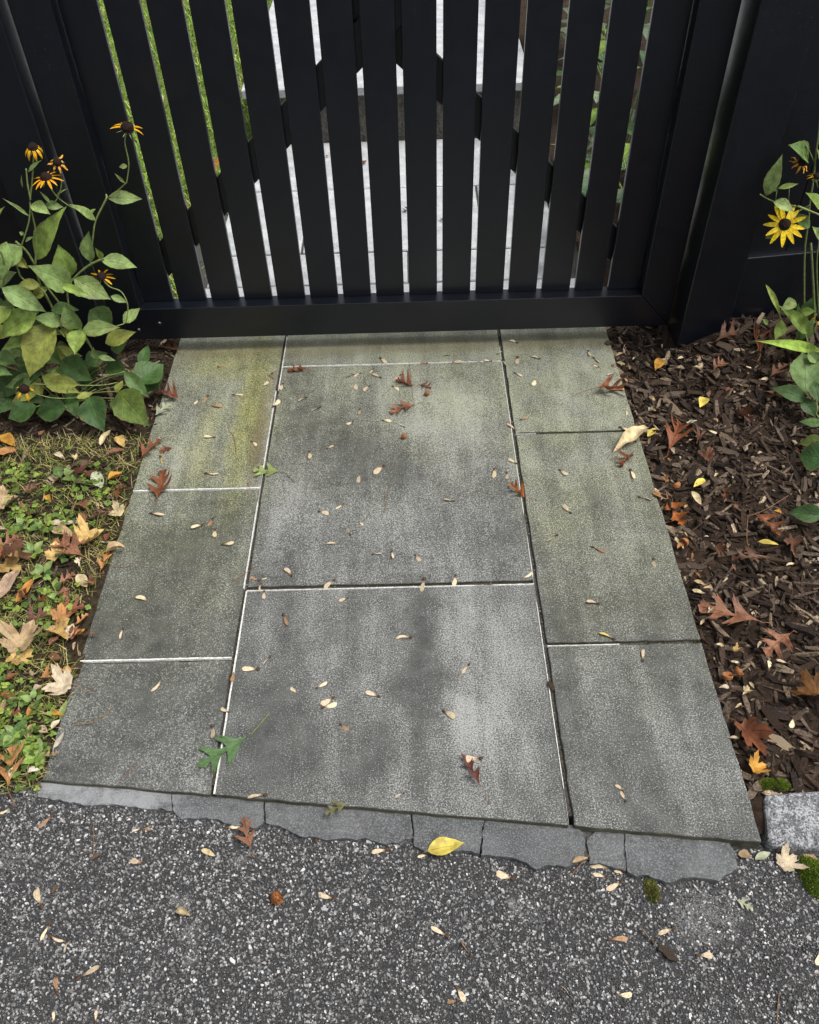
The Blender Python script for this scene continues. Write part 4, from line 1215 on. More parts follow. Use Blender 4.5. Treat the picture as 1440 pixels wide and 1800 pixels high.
for k in range(15):
    xc = (k - 7) * PITCHX
    a, b = xc - .0379, xc + .0379
    if k == 0: a = -FI + .001
    if k == 14: b = FI - .001
    from_bm('slat', box_bm(a, b, .036, .0505, ZI - .004 if False else ZI + .0005, ZTI - .0005, .0022, 2), M_BLACK, gate)
# cross brace behind the slats
w = .0373
for s in (1, -1):
    c, d = Vector((-.672 * s, .187)), Vector((.672 * s, 1.413))
    u = (d - c).normalized()
    nrm = Vector((-u.y, u.x))
    poly = [c + nrm * w, c - nrm * w, d - nrm * w, d + nrm * w]
    from_bm('brace', prism_bm([(p.x, p.y) for p in poly], .0515 if s > 0 else .0665, .0655 if s > 0 else .0805, 'y', .0015), M_BLACK, gate)
for bx, bz in [(-.700, .112), (-.697, .076), (-.635, .095)]:
    V, F = [], []
    for q in range(8):
        a = 6.283 * q / 8
        V.append((bx + .0065 * math.cos(a), -.0005, bz + .0065 * math.sin(a)))
    for q in range(8):
        a = 6.283 * q / 8
        V.append((bx + .0045 * math.cos(a), -.004, bz + .0045 * math.sin(a)))
    F = [tuple(8 + q for q in range(8))] + [(q, (q + 1) % 8, 8 + (q + 1) % 8, 8 + q) for q in range(8)]
    mk('bolt', V, F, M_METAL, gate)


def post(x0, x1, y0, y1, label):
    p = empty('gate_post', ((x0 + x1) / 2, (y0 + y1) / 2, -.15))
    tag(p, label, 'post', 'gate posts')
    from_bm('shaft', box_bm(x0, x1, y0, y1, -.15, 1.62, .005, 3), M_BLACK, p)
    from_bm('cap', box_bm(x0 - .012, x1 + .012, y0 - .012, y1 + .012, 1.62, 1.65, .006, 2), M_BLACK, p)
    return p


post(-.905, -.778, -.030, .097, 'black gate post behind the tall left flowering plant')
post(.779, .905, -.070, .057, 'black gate post right of the gate standing in mulch')


def fence(x0, x1, ya, ang, zr, label):
    f = empty('fence_panel', (x0, ya, -.05))
    tag(f, label, 'fence', 'fence panels')
    s = 1 if x1 > x0 else -1
    f.rotation_euler = (0, 0, ang * s)
    L = abs(x1 - x0)

    def part(name, a, b, y0, y1, z0, z1, bev=.0022):
        bm = box_bm(min(s * a, s * b), max(s * a, s * b), y0, y1, z0 + .05, z1 + .05, bev, 2)
        bm.verts.index_update()
        bmesh.ops.recalc_face_normals(bm, faces=bm.faces)
        v = [tuple(p.co) for p in bm.verts]
        fc = [[q.index for q in p.verts] for p in bm.faces]
        bm.free()
        link(name, mesh_data(name, v, fc, M_BLACK), f)

    part('bottom_rail', .002, L, 0, .05, -.03, zr)
    part('top_rail', .002, L, 0, .05, 1.45, 1.55)
    n = int(L / .118)
    for k in range(n):
        part('board', .002 + k * .118, .002 + k * .118 + .1165, .018, .034, zr + .0005, 1.449)


fence(.908, 2.3, -.035, R(7), .262, 'black board fence panel right of the right gate post')
fence(-.908, -2.3, .0, 0, .2, 'black board fence panel left of the left gate post')

# ------------------------------------------------------------------ granite block, moss
cb = SMALL['cobble']
bm = prism_bm([(cb[0][0], cb[0][1]), (.83, -1.330), (.835, -1.452), (cb[3][0], cb[3][1])], -.13, -.004, 'z', .010, 3)
bmesh.ops.subdivide_edges(bm, edges=list(bm.edges), cuts=3, use_grid_fill=True)
for v in bm.verts:
    c = v.co
    k = .0035 * mnoise.noise((c.x * 28, c.y * 28, c.z * 28)) + .0018 * mnoise.noise((c.x * 80, c.y * 80, c.z * 80))
    v.co = c + Vector((k, -k, k * .9))
o = from_bm('granite_block', bm, M_GRAN, smooth=True, origin=(.73, -1.39, -.13))
tag(o, 'rough grey granite paving block beside the front right slab corner', 'stone block')


def moss(c, rx, ry, h, seed, label, tone=(.10, .17, .012), dry=.15):
    r = random.Random(seed)
    V, F, C = [], [], []
    nu, nv = 22, 9
    def hh(u, v):
        return max(0.0, 1 - u * u - v * v) ** .5
    for j in range(nv + 1):
        for i in range(nu):
            a = 6.283 * i / nu
            q = j / nv
            kk = 1 + .25 * mnoise.noise((math.cos(a) * 1.3 + seed, math.sin(a) * 1.3, 0))
            x, y = q * rx * kk * math.cos(a), q * ry * kk * math.sin(a)
            z = h * (1 - q ** 2.4) + .002 * mnoise.noise((x * 300, y * 300, seed))
            V.append((c[0] + x, c[1] + y, c[2] - .001 + z))
            C.append([t * .55 for t in tone])
    for j in range(nv):
        for i in range(nu):
            F.append((j * nu + i, j * nu + (i + 1) % nu, (j + 1) * nu + (i + 1) % nu, (j + 1) * nu + i))
    for s in range(2600):
        a = r.uniform(0, 6.283)
        q = math.sqrt(r.random())
        kk = 1 + .25 * mnoise.noise((math.cos(a) * 1.3 + seed, math.sin(a) * 1.3, 0))
        x, y = q * rx * kk * math.cos(a), q * ry * kk * math.sin(a)
        z = h * (1 - q ** 2.4)
        b = Vector((c[0] + x, c[1] + y, c[2] - .001 + z))
        d = Vector((x / rx * .7 + r.uniform(-.5, .5), y / ry * .7 + r.uniform(-.5, .5), .8)).normalized() * r.uniform(.0025, .005)
        sd = Vector((r.uniform(-1, 1), r.uniform(-1, 1), 0)).normalized() * .0006
        n0 = len(V)
        V += [b - sd, b + sd, b + d]
        F.append((n0, n0 + 1, n0 + 2))
        t = r.uniform(.6, 1.6)
        cc = [tone[0] * t, tone[1] * t, tone[2] * t]
        if r.random() < dry: cc = [.3 * t, .24 * t, .1 * t]
        C += [cc] * 3
    o = mk('moss', V, F, M_MOSS, cols=C, origin=c)
    tag(o, label, 'moss', 'moss cushions')


moss((.690, -1.470, h_asphalt(.69)), .030, .034, .022, 1, 'bright green moss cushion on asphalt below the granite block')
moss((.421, -1.486, h_asphalt(.42)), .011, .021, .009, 2, 'small moss tuft on asphalt below the edging stones', (.09, .13, .02), .35)
moss((.665, -1.318, -.014), .030, .012, .008, 3, 'thin moss strip along the top of the granite block')

# ------------------------------------------------------------------ wood chips
TONES = [(.030, .019, .013), (.045, .029, .020), (.066, .047, .034), (.098, .072, .053), (.18, .135, .09), (.020, .014, .011), (.095, .072, .052), (.30, .235, .16)]
TW = [.25, .20, .14, .10, .07, .22, .07, .035]


def chip_mesh(seed):
    r = random.Random(seed)
    V = []
    for x, k in ((-.5, r.uniform(.35, .9)), (-.15, 1), (.2, r.uniform(.8, 1.1)), (.5, r.uniform(.2, .85))):
        oy = r.uniform(-.06, .06)
        x += r.uniform(-.06, .06)
        for y, z in ((-.5, -.5), (.5, -.5), (.5, .5), (-.5, .5)):
            V.append((x + r.uniform(-.05, .05), (y * k + oy) * .5 * r.uniform(.85, 1.15), z * .34 * r.uniform(.6, 1.2)))
    F = [(3, 2, 1, 0), (12, 13, 14, 15)]
    for i in range(3):
        for q in range(4):
            F.append((i * 4 + q, i * 4 + (q + 1) % 4, i * 4 + 4 + (q + 1) % 4, i * 4 + 4 + q))
    return V, F


CHIPV = [chip_mesh(s) for s in range(14)]
CHIPM = [mesh_data('wood_chip', v, f, M_CHIP) for v, f in CHIPV]


def chip_mats(n, sampler, hfun, lo, hi, r):
    out = []
    while len(out) < n:
        x, y = sampler(r)
        L = lo + (hi - lo) * r.random() ** 2.8
        W = L * r.uniform(.16, .6) if L < .02 else L * r.uniform(.14, .42)
        H = W * r.uniform(.5, .9)
        m = Matrix.Translation((x, y, hfun(x, y) + r.uniform(-.001, .006))) @ Matrix.Rotation(r.uniform(0, 6.283), 4, 'Z') @ Matrix.Rotation(r.gauss(0, .34), 4, 'Y') @ Matrix.Rotation(r.gauss(0, .5), 4, 'X') @ Matrix.Diagonal((L, W * 1.3, H * 1.6, 1))
        out.append((L, m))
    return out


def scatter_chips(n, sampler, hfun, lo, hi, parent, seed, nobj):
    r = random.Random(seed)
    ms = sorted(chip_mats(n, sampler, hfun, lo, hi, r), key=lambda a: -a[0])
    for L, m in ms[:nobj]:
        o = bpy.data.objects.new('wood_chip', r.choice(CHIPM))
        COL.objects.link(o)
        o.parent = parent
        o.matrix_world = m
        c = r.choices(TONES, TW)[0]
        k = r.uniform(.8, 1.25)
        o.color = (c[0] * k, c[1] * k, c[2] * k, 1)
    V, F, C = [], [], []
    for L, m in ms[nobj:]:
        v, f = r.choice(CHIPV)
        n0 = len(V)
        V += [m @ Vector(p) for p in v]
        F += [tuple(n0 + a for a in q) for q in f]
        c = r.choices(TONES, TW)[0]
        k = r.uniform(.7, 1.25)
        C += [(c[0] * k, c[1] * k, c[2] * k)] * len(v)
    o = mk('bark_mulch', V, F, M_CHIPS, parent, cols=C)
    o['kind'] = 'stuff'


def samp_right(r):
    while True:
        x, y = r.uniform(.608, 1.35), r.uniform(-1.335, .10)
        if y > -.075 and .77 < x < .915: continue
        if y > -.03 and x > .9: continue
        return x, y


def samp_left(r):
    while True:
        x, y = -r.uniform(.613, 1.35), r.uniform(-1.30, .10)
        if y > -.03 and -.915 < x < -.77: continue
        d = ss((y + .55) / .25)
        if r.random() < .45 + .55 * d: return x, y


scatter_chips(9500, samp_right, h_right, .006, .068, mulch_bed, 11, 290)
scatter_chips(4600, samp_left, h_left, .008, .045, left_bed, 12, 120)

# ------------------------------------------------------------------ leaves
COLS = dict(rust=(.20, .070, .030), rustred=(.22, .075, .042), terracotta=(.25, .115, .066), brown=(.12, .055, .030), redbrown=(.13, .045, .034),
            tan=(.48, .35, .20), straw=(.60, .50, .30), pale=(.62, .53, .38), gold=(.55, .29, .05), goldtan=(.55, .38, .14), yellow=(.70, .58, .12),
            orange=(.36, .12, .03), orange2=(.48, .22, .05), green=(.10, .19, .075), palegreen=(.27, .34, .12), minty=(.42, .46, .32), olive=(.15, .15, .065),
            white=(.70, .66, .56), caramel=(.42, .21, .08), ochre=(.30, .18, .05), pinktan=(.50, .36, .26),
            g1=(.235, .345, .115), g2=(.245, .36, .080), g3=(.25, .29, .065), d1=(.105, .19, .055), d2=(.050, .110, .030), d3=(.09, .135, .026), lime=(.32, .50, .08))


def rows_oak(r):
    """half widths along the midrib, each side its own"""
    def side():
        f = [r.uniform(.75, 1.12) for _ in range(4)]
        s = r.uniform(-.015, .015)
        g = r.uniform(-.035, .035)
        h = r.uniform(.75, 1.15)
        return [(0, .006), (.09, .010), (.16 + g, .04), (.205 + g, .12 * f[0]), (.235 + g, .27 * f[0]), (.255 + g, .40 * f[0]), (.28 + g, .28 * f[0]), (.305 + g, .45 * f[0]), (.335 + g, .31 * f[0]), (.355 + g, .37 * f[0]), (.38 + g, .17 * f[0]),
                (.42 + g, .055), (.475 + g, .045), (.53 + g, .10 * f[1]), (.555 + g, .24 * f[1]), (.575 + g, .37 * f[1]), (.605 + g, .26 * f[1]), (.63 + g, .36 * f[1]), (.665 + g, .19 * f[1]), (.71 + g, .065), (.755, .06), (.80, .11 * h), (.83, .18 * h), (.86, .11 * h), (.90, .10 * h), (.935, .045), (1, .0)]
    return side(), side(), .8


def prof(kind):
    if kind == 'ovate':
        f = lambda t: max(0.0, math.sin(math.pi * t ** .85)) ** .9 * (1 - .25 * t) * .5
    elif kind == 'plant':
        f = lambda t: (max(0.0, math.sin(math.pi * t ** .80)) ** 1.22) * (1 - .22 * t) * .56 + .012 * (1 - t)
    else:
        f = lambda t: max(0.0, math.sin(math.pi * t ** .9)) ** .75 * .5
    n = 13
    a = [(i / n, f(i / n)) for i in range(n + 1)]
    return a, a, 0.0


def flat_leaf(kind, L, wf, r, teeth=0.0):
    """flat blade: verts (x lateral, y along), faces, uv"""
    V, F, UV = [], [], []
    if kind == 'maple':
        tips = [(90, 1.0), (38, .93), (142, .93), (-8, .62), (188, .62)]
        ang = []
        for k, (a, rad) in enumerate(tips):
            q = rad * r.uniform(.88, 1.1)
            ang += [(a, q), (a - 5, q * .90), (a + 5, q * .90), (a - 11, q * .78), (a + 11, q * .80), (a - 16, q * .86), (a + 15, q * .84), (a - 20, q * .64), (a + 20, q * .63)]
        ang += [(64, .47), (116, .47), (15.5, .44), (164.5, .44), (-46, .40), (226, .40), (-78, .20), (258, .20)]
        ang.sort()
        rings = (.3, .65, 1.0)
        c = (0, .32)
        V.append(c)
        UV.append((0, .3))
        n = len(ang)
        for u in rings:
            for a, rad in ang:
                t = R(a)
                V.append((c[0] + .80 * rad * u * math.cos(t) * wf, c[1] + .70 * rad * u * math.sin(t)))
                da = min(abs(a - q[0]) for q in tips)
                UV.append((min(1, da / 26.0), .2 + .8 * u))
        for i in range(n):
            F.append((0, 1 + i, 1 + (i + 1) % n))
        for k in range(len(rings) - 1):
            for i in range(n):
                a, b = 1 + k * n, 1 + (k + 1) * n
                F.append((a + i, b + i, b + (i + 1) % n, a + (i + 1) % n))
        V = [(x * L, y * L) for x, y in V]
        return V, F, UV
    l, rt, sw = rows_oak(r) if kind == 'oak' else prof(kind)
    us = (1, .55, .0, .55, 1) if kind != 'plant' else (1, .66, .33, 0, .33, .66, 1)
    h = len(us) // 2
    bow = r.uniform(-.3, .3)
    for i in range(len(l)):
        for j, u in enumerate(us):
            t, w = l[i] if j < h else rt[i]
            if j == h: t, w = (l[i][0] + rt[i][0]) / 2, 0
            s = -1 if j < h else 1
            ww = w * wf * u
            if teeth and u == 1: ww *= 1 + teeth * (1 if i % 2 else -1)
            V.append(((s * ww + (bow * (t - .45) ** 2 if kind == 'oak' else 0)) * L, (t + sw * ww * (.9 if kind == 'oak' else 0)) * L))
            UV.append((s * u * (max(.15, min(1, w * 3)) if kind == 'oak' else 1), t))
    m = len(us)
    for i in range(len(l) - 1):
        for j in range(m - 1):
            a = i * m + j
            F.append((a, a + 1, a + m + 1, a + m))
    return V, F, UV


def bend_leaf(V, L, fold, arch, crumple, twist, seed):
    """fold about the midrib, arch along it, crumple and twist"""
    out = []
    for x, y in V:
        ax = abs(x)
        z = fold * ax * (1 + 1.2 * ax / L) + crumple * L * (mnoise.noise((x / L * 2.6 + seed, y / L * 2.6, seed * 1.7)) + .5 * mnoise.noise((x / L * 6 + seed, y / L * 6, 3)))
        xx = x * (1 - min(.55, abs(fold) * .35))
        t = y / L
        tw = twist * (t - .4)
        x2, z2 = xx * math.cos(tw) - z * math.sin(tw), xx * math.sin(tw) + z * math.cos(tw)
        if abs(arch) > 1e-3:
            k = arch / L
            a = k * y
            out.append(Vector((x2, math.sin(a) / k - z2 * math.sin(a), (1 - math.cos(a)) / k + z2 * math.cos(a))))
        else:
            out.append(Vector((x2, y, z2)))
    return out


def clean(W, F):
    return F


def fallen(kind, bx, by, tx, ty, z, wf, col, curl, label, stalk, idx, cat='leaf', group='fallen leaves'):
    r = random.Random(idx * 13 + 5)
    L = math.hypot(tx - bx, ty - by)
    kk = 'ovate' if kind == 'ovate' else kind
    if kind == 'ovate': wfk = wf
    else: wfk = wf
    V2, F, UV = flat_leaf(kk, L, wfk if kind != 'ovate' else wf * 1.0, r)
    sg = r.choice((1, 1, -1))
    W = bend_leaf(V2, L, curl * r.uniform(.5, 1.0) * .9 + .05, -curl * .8 * sg * r.uniform(.4, 1.0), .05 + (.13 if kind == 'maple' else .075) * curl, curl * r.uniform(-1.4, 1.4), idx * 1.37)
    # turn the chord onto base -> tip
    tip = max(W, key=lambda p: p.y)
    ang = math.atan2(ty - by, tx - bx) - math.pi / 2
    sx = L / max(.5 * L, tip.y)
    tilt = -math.atan2(tip.z, max(.2 * L, tip.y))
    m = Matrix.Rotation(ang, 3, 'Z') @ Matrix.Rotation(tilt, 3, 'X')
    W = [m @ (p * min(1.35, sx)) for p in W]
    zmin = sorted(p.z for p in W)[max(0, len(W) // 25)]
    zs = max(z, h_at(bx, by), h_at(tx, ty)) if z < .05 else z
    if bx < -.625 and tx < -.625: zs = .006 + r.uniform(0, .008)
    W = [p + Vector((bx, by, zs + .0012 - zmin)) for p in W]
    mat = M_GREEN if col in ('green',) else M_DRY
    o = mk(dict(oak='oak_leaf', maple='maple_leaf', ovate='oval_leaf')[kind], W, F, mat, None, True, UV, origin=(bx, by, zs))
    c = COLS[col]
    k = r.uniform(.85, 1.15)
    o.color = (c[0] * k, c[1] * k, c[2] * k, 1)
    tag(o, label, cat, group)
    b0 = W[0] if kind != 'maple' else min(W, key=lambda p: (p - Vector((bx, by, p.z))).length)
    if stalk is None and L > .045 and kind != 'ovate':
        d = Vector((bx - tx, by - ty, 0)).normalized()
        d.rotate(Matrix.Rotation(r.uniform(-.4, .4), 3, 'Z').to_quaternion().to_euler())
        e = b0 + d * L * .16
        stalk = (e.x, e.y)
    if stalk:
        e = Vector((stalk[0], stalk[1], max(h_at(*stalk) + .0015, zs + .001)))
        mid = b0.lerp(e, .5) + Vector((r.uniform(-.002, .002), r.uniform(-.002, .002), .002))
        v, f = tube([b0, mid, e], .0007, .0009, 5, 4)
        mk('stalk', v, f, M_STEM if col == 'green' else M_STALK, o)
    return o


for i, (kind, bx, by, tx, ty, z, wf, col, curl, label, stalk) in enumerate(FALLEN):
    fallen(kind, bx, by, tx, ty, z, wf, col, curl, label, stalk, i)

# ------------------------------------------------------------------ winged maple seeds
def samara_meshes(seed):
    r = random.Random(seed)
    top, bot = [], []
    n = 9
    cv = r.uniform(-.10, .16)
    wm = r.uniform(.17, .36)
    for i in range(n + 1):
        t = i / n
        w = (.085 + (wm - .085) * ss((t - .02) / .62)) * (1 if t < .72 else math.sqrt(max(0.0, 1 - ((t - .72) / .28) ** 2)))
        c = cv * math.sin(t * 2.6)
        top.append((.12 + .88 * t, c + w * .38))
        bot.append((.12 + .88 * t, c - w * .62))
    V, F = [], []
    for i in range(n + 1):
        t = i / n
        zc = .035 + .06 * math.sin(t * 3) * r.uniform(.8, 1.2)
        V += [(top[i][0], top[i][1], zc + .035), (top[i][0], (top[i][1] * .5 + bot[i][1] * .5), zc + .01), (bot[i][0], bot[i][1], zc - .015)]
    for i in range(n):
        a = i * 3
        F += [(a, a + 1, a + 4, a + 3), (a + 1, a + 2, a + 5, a + 4)]
    wing = mesh_data('wing', V, F, M_WING, True)
    V, F = [], []
    for j in range(7):
        v = -1 + 2 * j / 6
        q = math.sqrt(max(.02, 1 - v * v))
        for i in range(8):
            a = 6.283 * i / 8
            V.append((.03 + .13 * v, .095 * q * math.cos(a) + .02 * r.uniform(-1, 1), .055 + .055 * q * math.sin(a)))
    for j in range(6):
        for i in range(8):
            F.append((j * 8 + i, j * 8 + (i + 1) % 8, j * 8 + 8 + (i + 1) % 8, j * 8 + 8 + i))
    nut = mesh_data('nutlet', V, F, M_SEED, True)
    return wing, nut


SAMM = [samara_meshes(s) for s in range(16)]
ORD = ['nearest', 'second nearest', 'third nearest', 'fourth nearest', 'fifth nearest', 'sixth nearest', 'seventh nearest', 'eighth nearest', 'ninth nearest', 'tenth nearest']


def ordinal(i):
    if i < 10: return ORD[i]
    w = {10: 'eleventh', 11: 'twelfth', 12: 'thirteenth', 13: 'fourteenth', 14: 'fifteenth', 15: 'sixteenth', 16: 'seventeenth', 17: 'eighteenth', 18: 'nineteenth', 19: 'twentieth'}
    tens = {20: 'twenty', 30: 'thirty', 40: 'forty', 50: 'fifty'}
    base = ['', 'first', 'second', 'third', 'fourth', 'fifth', 'sixth', 'seventh', 'eighth', 'ninth']
    if i in w: return w[i] + ' nearest'
    n = i + 1
    d = n % 10
    return (tens[n - d] + '-' + base[d] if d else tens[n][:-1] + 'ieth') + ' nearest'


def zone(x, y):
    if y < SLAB_FRONT(x) - .002:
        if any(in_poly(x, y, p) for p in EDGING): return 'on the broken edging stones'
        return 'on the asphalt left half' if x < .03 else 'on the asphalt right half'
    if x > .612: return 'on the right mulch bed'
    if x < -.612: return 'on the left lawn strip'
    if x < -.305: return 'on the rear left slab' if y > -.561 else 'on the middle left slab' if y > -1.039 else 'on the front left slab'
    if x < .305: return 'on the narrow slab under the gate' if y > -.0825 else 'on the large middle slab' if y > -.866 else 'on the large front slab'
    return 'on the rear right slab' if y > -.388 else 'on the middle right slab' if y > -1.024 else 'on the front right slab'


zones = {}
for s in SAMARAS:
    zones.setdefault(zone((s[0] + s[2]) / 2, (s[1] + s[3]) / 2), []).append(s)
WTONE = [(.66, .55, .38), (.36, .22, .12), (.62, .48, .15)]
for zn, lst in zones.items():
    lst.sort(key=lambda s: -(s[1] + s[3]))
    for i, (x0, y0, x1, y1, tone) in enumerate(lst):
        r = random.Random(int((x0 * 7919 + y0 * 104729) * 1000))
        L = max(.016, math.hypot(x1 - x0, y1 - y0) * 1.12)
        L = min(L, .048)
        z = max(h_at(x0, y0), h_at((x0 + x1) / 2, (y0 + y1) / 2))
        e = empty('maple_seed', (x0, y0, z + .0002))
        e.rotation_euler = (r.gauss(0, .32), r.gauss(0, .07), math.atan2(y1 - y0, x1 - x0))
        e.scale = (L, L * r.uniform(.85, 1.15) * r.choice((1, -1)), L)
        wing, nut = r.choice(SAMM)
        w = link('wing', wing, e)
        k = r.uniform(.78, 1.18)
        c = WTONE[tone]
        w.color = (c[0] * k, c[1] * k * r.uniform(.95, 1.04), c[2] * k, 1)
        if r.random() < .88: link('nutlet', nut, e)
        t = {0: 'tan', 1: 'brown', 2: 'yellowish'}[tone]
        tag(e, t + ' winged maple seed ' + zn + ', ' + ordinal(i) + ' the gate', 'maple seed', 'fallen maple seeds')

# ------------------------------------------------------------------ acorn caps, balls, cone, twigs, loose wood
def lathe(pr, c, n=12, tilt=(0, 0, 0), jit=0, seed=0):
    r = random.Random(seed)
    m = Matrix.Rotation(tilt[2], 3, 'Z') @ Matrix.Rotation(tilt[0], 3, 'X') @ Matrix.Rotation(tilt[1], 3, 'Y')
    V, F = [], []
    for rad, z in pr:
        for i in range(n):
            a = 6.283 * i / n
            q = rad * (1 + jit * r.uniform(-1, 1))
            V.append(Vector(c) + m @ Vector((q * math.cos(a), q * math.sin(a), z + jit * rad * .4 * r.uniform(-1, 1))))
    for j in range(len(pr) - 1):
        for i in range(n):
            F.append((j * n + i, j * n + (i + 1) % n, (j + 1) * n + (i + 1) % n, (j + 1) * n + i))
    return V, F


CUP = [(.001, -.007), (.006, -.006), (.0095, -.001), (.0105, .005), (.0098, .006), (.0085, .004), (.006, -.001), (.001, -.003)]
clabs = ['round orange acorn cup at the slab edge with its hollow facing up', 'acorn cup right of the round one, tipped on its side', 'small acorn cup on mulch by the right slab edge near the yellow scraps', 'reddish acorn cup half buried by the right slab edge']
for i, (c, lab) in enumerate(zip(SMALL['caps'], clabs)):
    v, f = lathe(CUP, (c[0], c[1], h_at(c[0], c[1]) + .010), 14, (-.5 if i == 0 else .9, .5 * i, i * 1.3), .05, i)
    o = mk('acorn_cup', v, f, M_CAP, smooth=True, origin=(c[0], c[1], h_at(c[0], c[1])))
    tag(o, lab, 'acorn cup', 'acorn cups')
BALL = [(.0005, -.0072), (.004, -.006), (.0068, -.0025), (.0072, .001), (.0055, .0045), (.003, .0062), (.0012, .0068), (.0009, .009), (.0002, .0092)]
for i, (c, lab) in enumerate(zip(SMALL['balls'], ['round reddish acorn cap alone on the large middle slab', 'reddish acorn cap beside the red oak leaf pair'])):
    v, f = lathe(BALL, (c[0], c[1], .0078), 12, (.5, .3 * i, i), .07, i + 9)
    tag(mk('acorn_cup', v, f, M_CAP, smooth=True, origin=(c[0], c[1], 0)), lab, 'acorn cap', 'acorn caps')
c = SMALL['cone']
ce = empty('seed_cone', (c[0], c[1], h_asphalt(c[0])))
tag(ce, 'small brown conifer cone on the asphalt below the edging stones', 'cone')
zc = h_asphalt(c[0]) + .010
v, f = lathe([(.001, -.009), (.006, -.007), (.008, 0), (.006, .007), (.001, .010)], (c[0], c[1], zc), 10, (1.2, 0, .7))
mk('core', v, f, M_CAP, ce, True)
mm = Matrix.Rotation(.7, 3, 'Z') @ Matrix.Rotation(1.2, 3, 'X')
for k in range(34):
    t = k / 33
    a = k * 2.4
    zz = -.0085 + .018 * t
    rad = .0088 * math.sqrt(max(.08, 1 - (zz / .0105) ** 2))
    b = Vector((rad * math.cos(a), rad * math.sin(a), zz))
    tx = Vector((-math.sin(a), math.cos(a), 0))
    pts = [b * .75 - tx * .003, b * .75 + tx * .003, b * 1.08 + tx * .0022 + Vector((0, 0, .0035)), b * 1.16 + Vector((0, 0, .0045)), b * 1.08 - tx * .0022 + Vector((0, 0, .0035))]
    mk('scale', [Vector((c[0], c[1], zc)) + mm @ p for p in pts], [(0, 1, 2, 3, 4)], M_CAP, ce)
wl_ = ['dark wood chip lying on the asphalt at right', 'brown bark bit in the right joint of the front slabs', 'brown husk on asphalt above the folded seeds at left', 'dark husk beside the seeds on asphalt at left']
for i, (c, lab) in enumerate(zip(SMALL['chip'], wl_)):
    o = bpy.data.objects.new('bark_piece', CHIPM[i + 2])
    COL.objects.link(o)
    o.location = (c[0], c[1], h_at(c[0], c[1]) + .003)
    o.rotation_euler = (0, 0, [-.75, -1.3, .7, 1.2][i])
    L = [.030, .022, .016, .014][i]
    o.scale = (L, L * .75, L * .6)
    o.color = [(.05, .037, .027, 1), (.05, .033, .022, 1), (.11, .075, .05, 1), (.12, .08, .05, 1)][i]
    tag(o, lab, 'bark')
tl = ['thin curved plant stalk lying on the front left slab', 'short dark curved stalk on the middle left slab edge', 'fine straight needle on the front left slab', 'upright brown twig bit at the lower right corner on asphalt', 'pale needle crossing the left joint near the middle cross joint',
      'pale needle over the notch between edging stones', 'pale stem on mulch right of the rust oak leaf', 'thin white stem hooking down across the mulch', 'thin pale stem hanging from the right dark leaves', 'hair thin stalk on the large middle slab below the gate', 'thin stalk on asphalt at left by the edging',
      'brown straight twig on mulch below the yellow leaf', 'hair thin stalk in the middle of the large middle slab', 'thin dark stalk on the rear left slab']
for i, (pts, lab) in enumerate(zip(SMALL['twigs'], tl)):
    P3 = [(p[0], p[1], h_at(p[0], p[1]) + (.0018 if abs(p[0]) < .61 else .009)) for p in pts]
    rad = .0022 if i == 11 else .0006 if i in (9, 12, 2) else .0009
    v, f = tube(P3, rad, rad * .7, 5, 5)
    tag(mk('twig', v, f, M_STALK if i not in (4, 5, 6, 7, 8) else M_DRYSTEM if False else M_STALK, origin=P3[0]), lab, 'twig', 'loose stalks')

# ------------------------------------------------------------------ grass and weeds on the left strip
def blades(name, n, sampler, hfun, L0, L1, tones, seed, label, cat, wid=.0009, lean=.9, w2=None):
    r = random.Random(seed)
    V, F, C = [], [], []
    for _ in range(n):
        x, y, k = sampler(r)
        z = hfun(x, y)
        L = r.uniform(L0, L1) * k
        a = r.uniform(0, 6.283)
        ln = r.uniform(.25, 1.0) * lean
        d = Vector((math.cos(a) * ln, math.sin(a) * ln, 1)).normalized()
        s = Vector((-math.sin(a), math.cos(a), 0)) * wid * r.uniform(.7, 1.4)
        b = Vector((x, y, z))
        m = b + d * L * .55
        tp = m + Vector((d.x * 1.5, d.y * 1.5, d.z * .45)).normalized() * L * .5
        n0 = len(V)
        V += [b - s, b + s, m + s * .8, m - s * .8, tp]
        F += [(n0, n0 + 1, n0 + 2, n0 + 3), (n0 + 3, n0 + 2, n0 + 4)]
        c = r.choices(tones, w2)[0] if w2 else r.choice(tones)
        q = r.uniform(.7, 1.3)
        C += [(c[0] * q, c[1] * q, c[2] * q)] * 5
    o = mk(name, V, F, M_GRASS, cols=C)
    tag(o, label, cat, kind='stuff')


def samp_grass(r):
    while True:
        x, y = -r.uniform(.613, 1.2), r.uniform(-1.31, -.36)
        if mnoise.noise((x * 9, y * 9, 7)) + r.uniform(-.35, .5) > 0: return x, y, 1


GT = [(.17, .22, .05), (.27, .27, .07), (.40, .34, .13), (.48, .40, .20), (.10, .17, .03)]
blades('grass', 7500, samp_grass, h_left, .014, .042, GT, 21, 'thin yellowing grass growing through the left lawn strip', 'grass', .0007, 2.4, [.20, .25, .28, .17, .10])


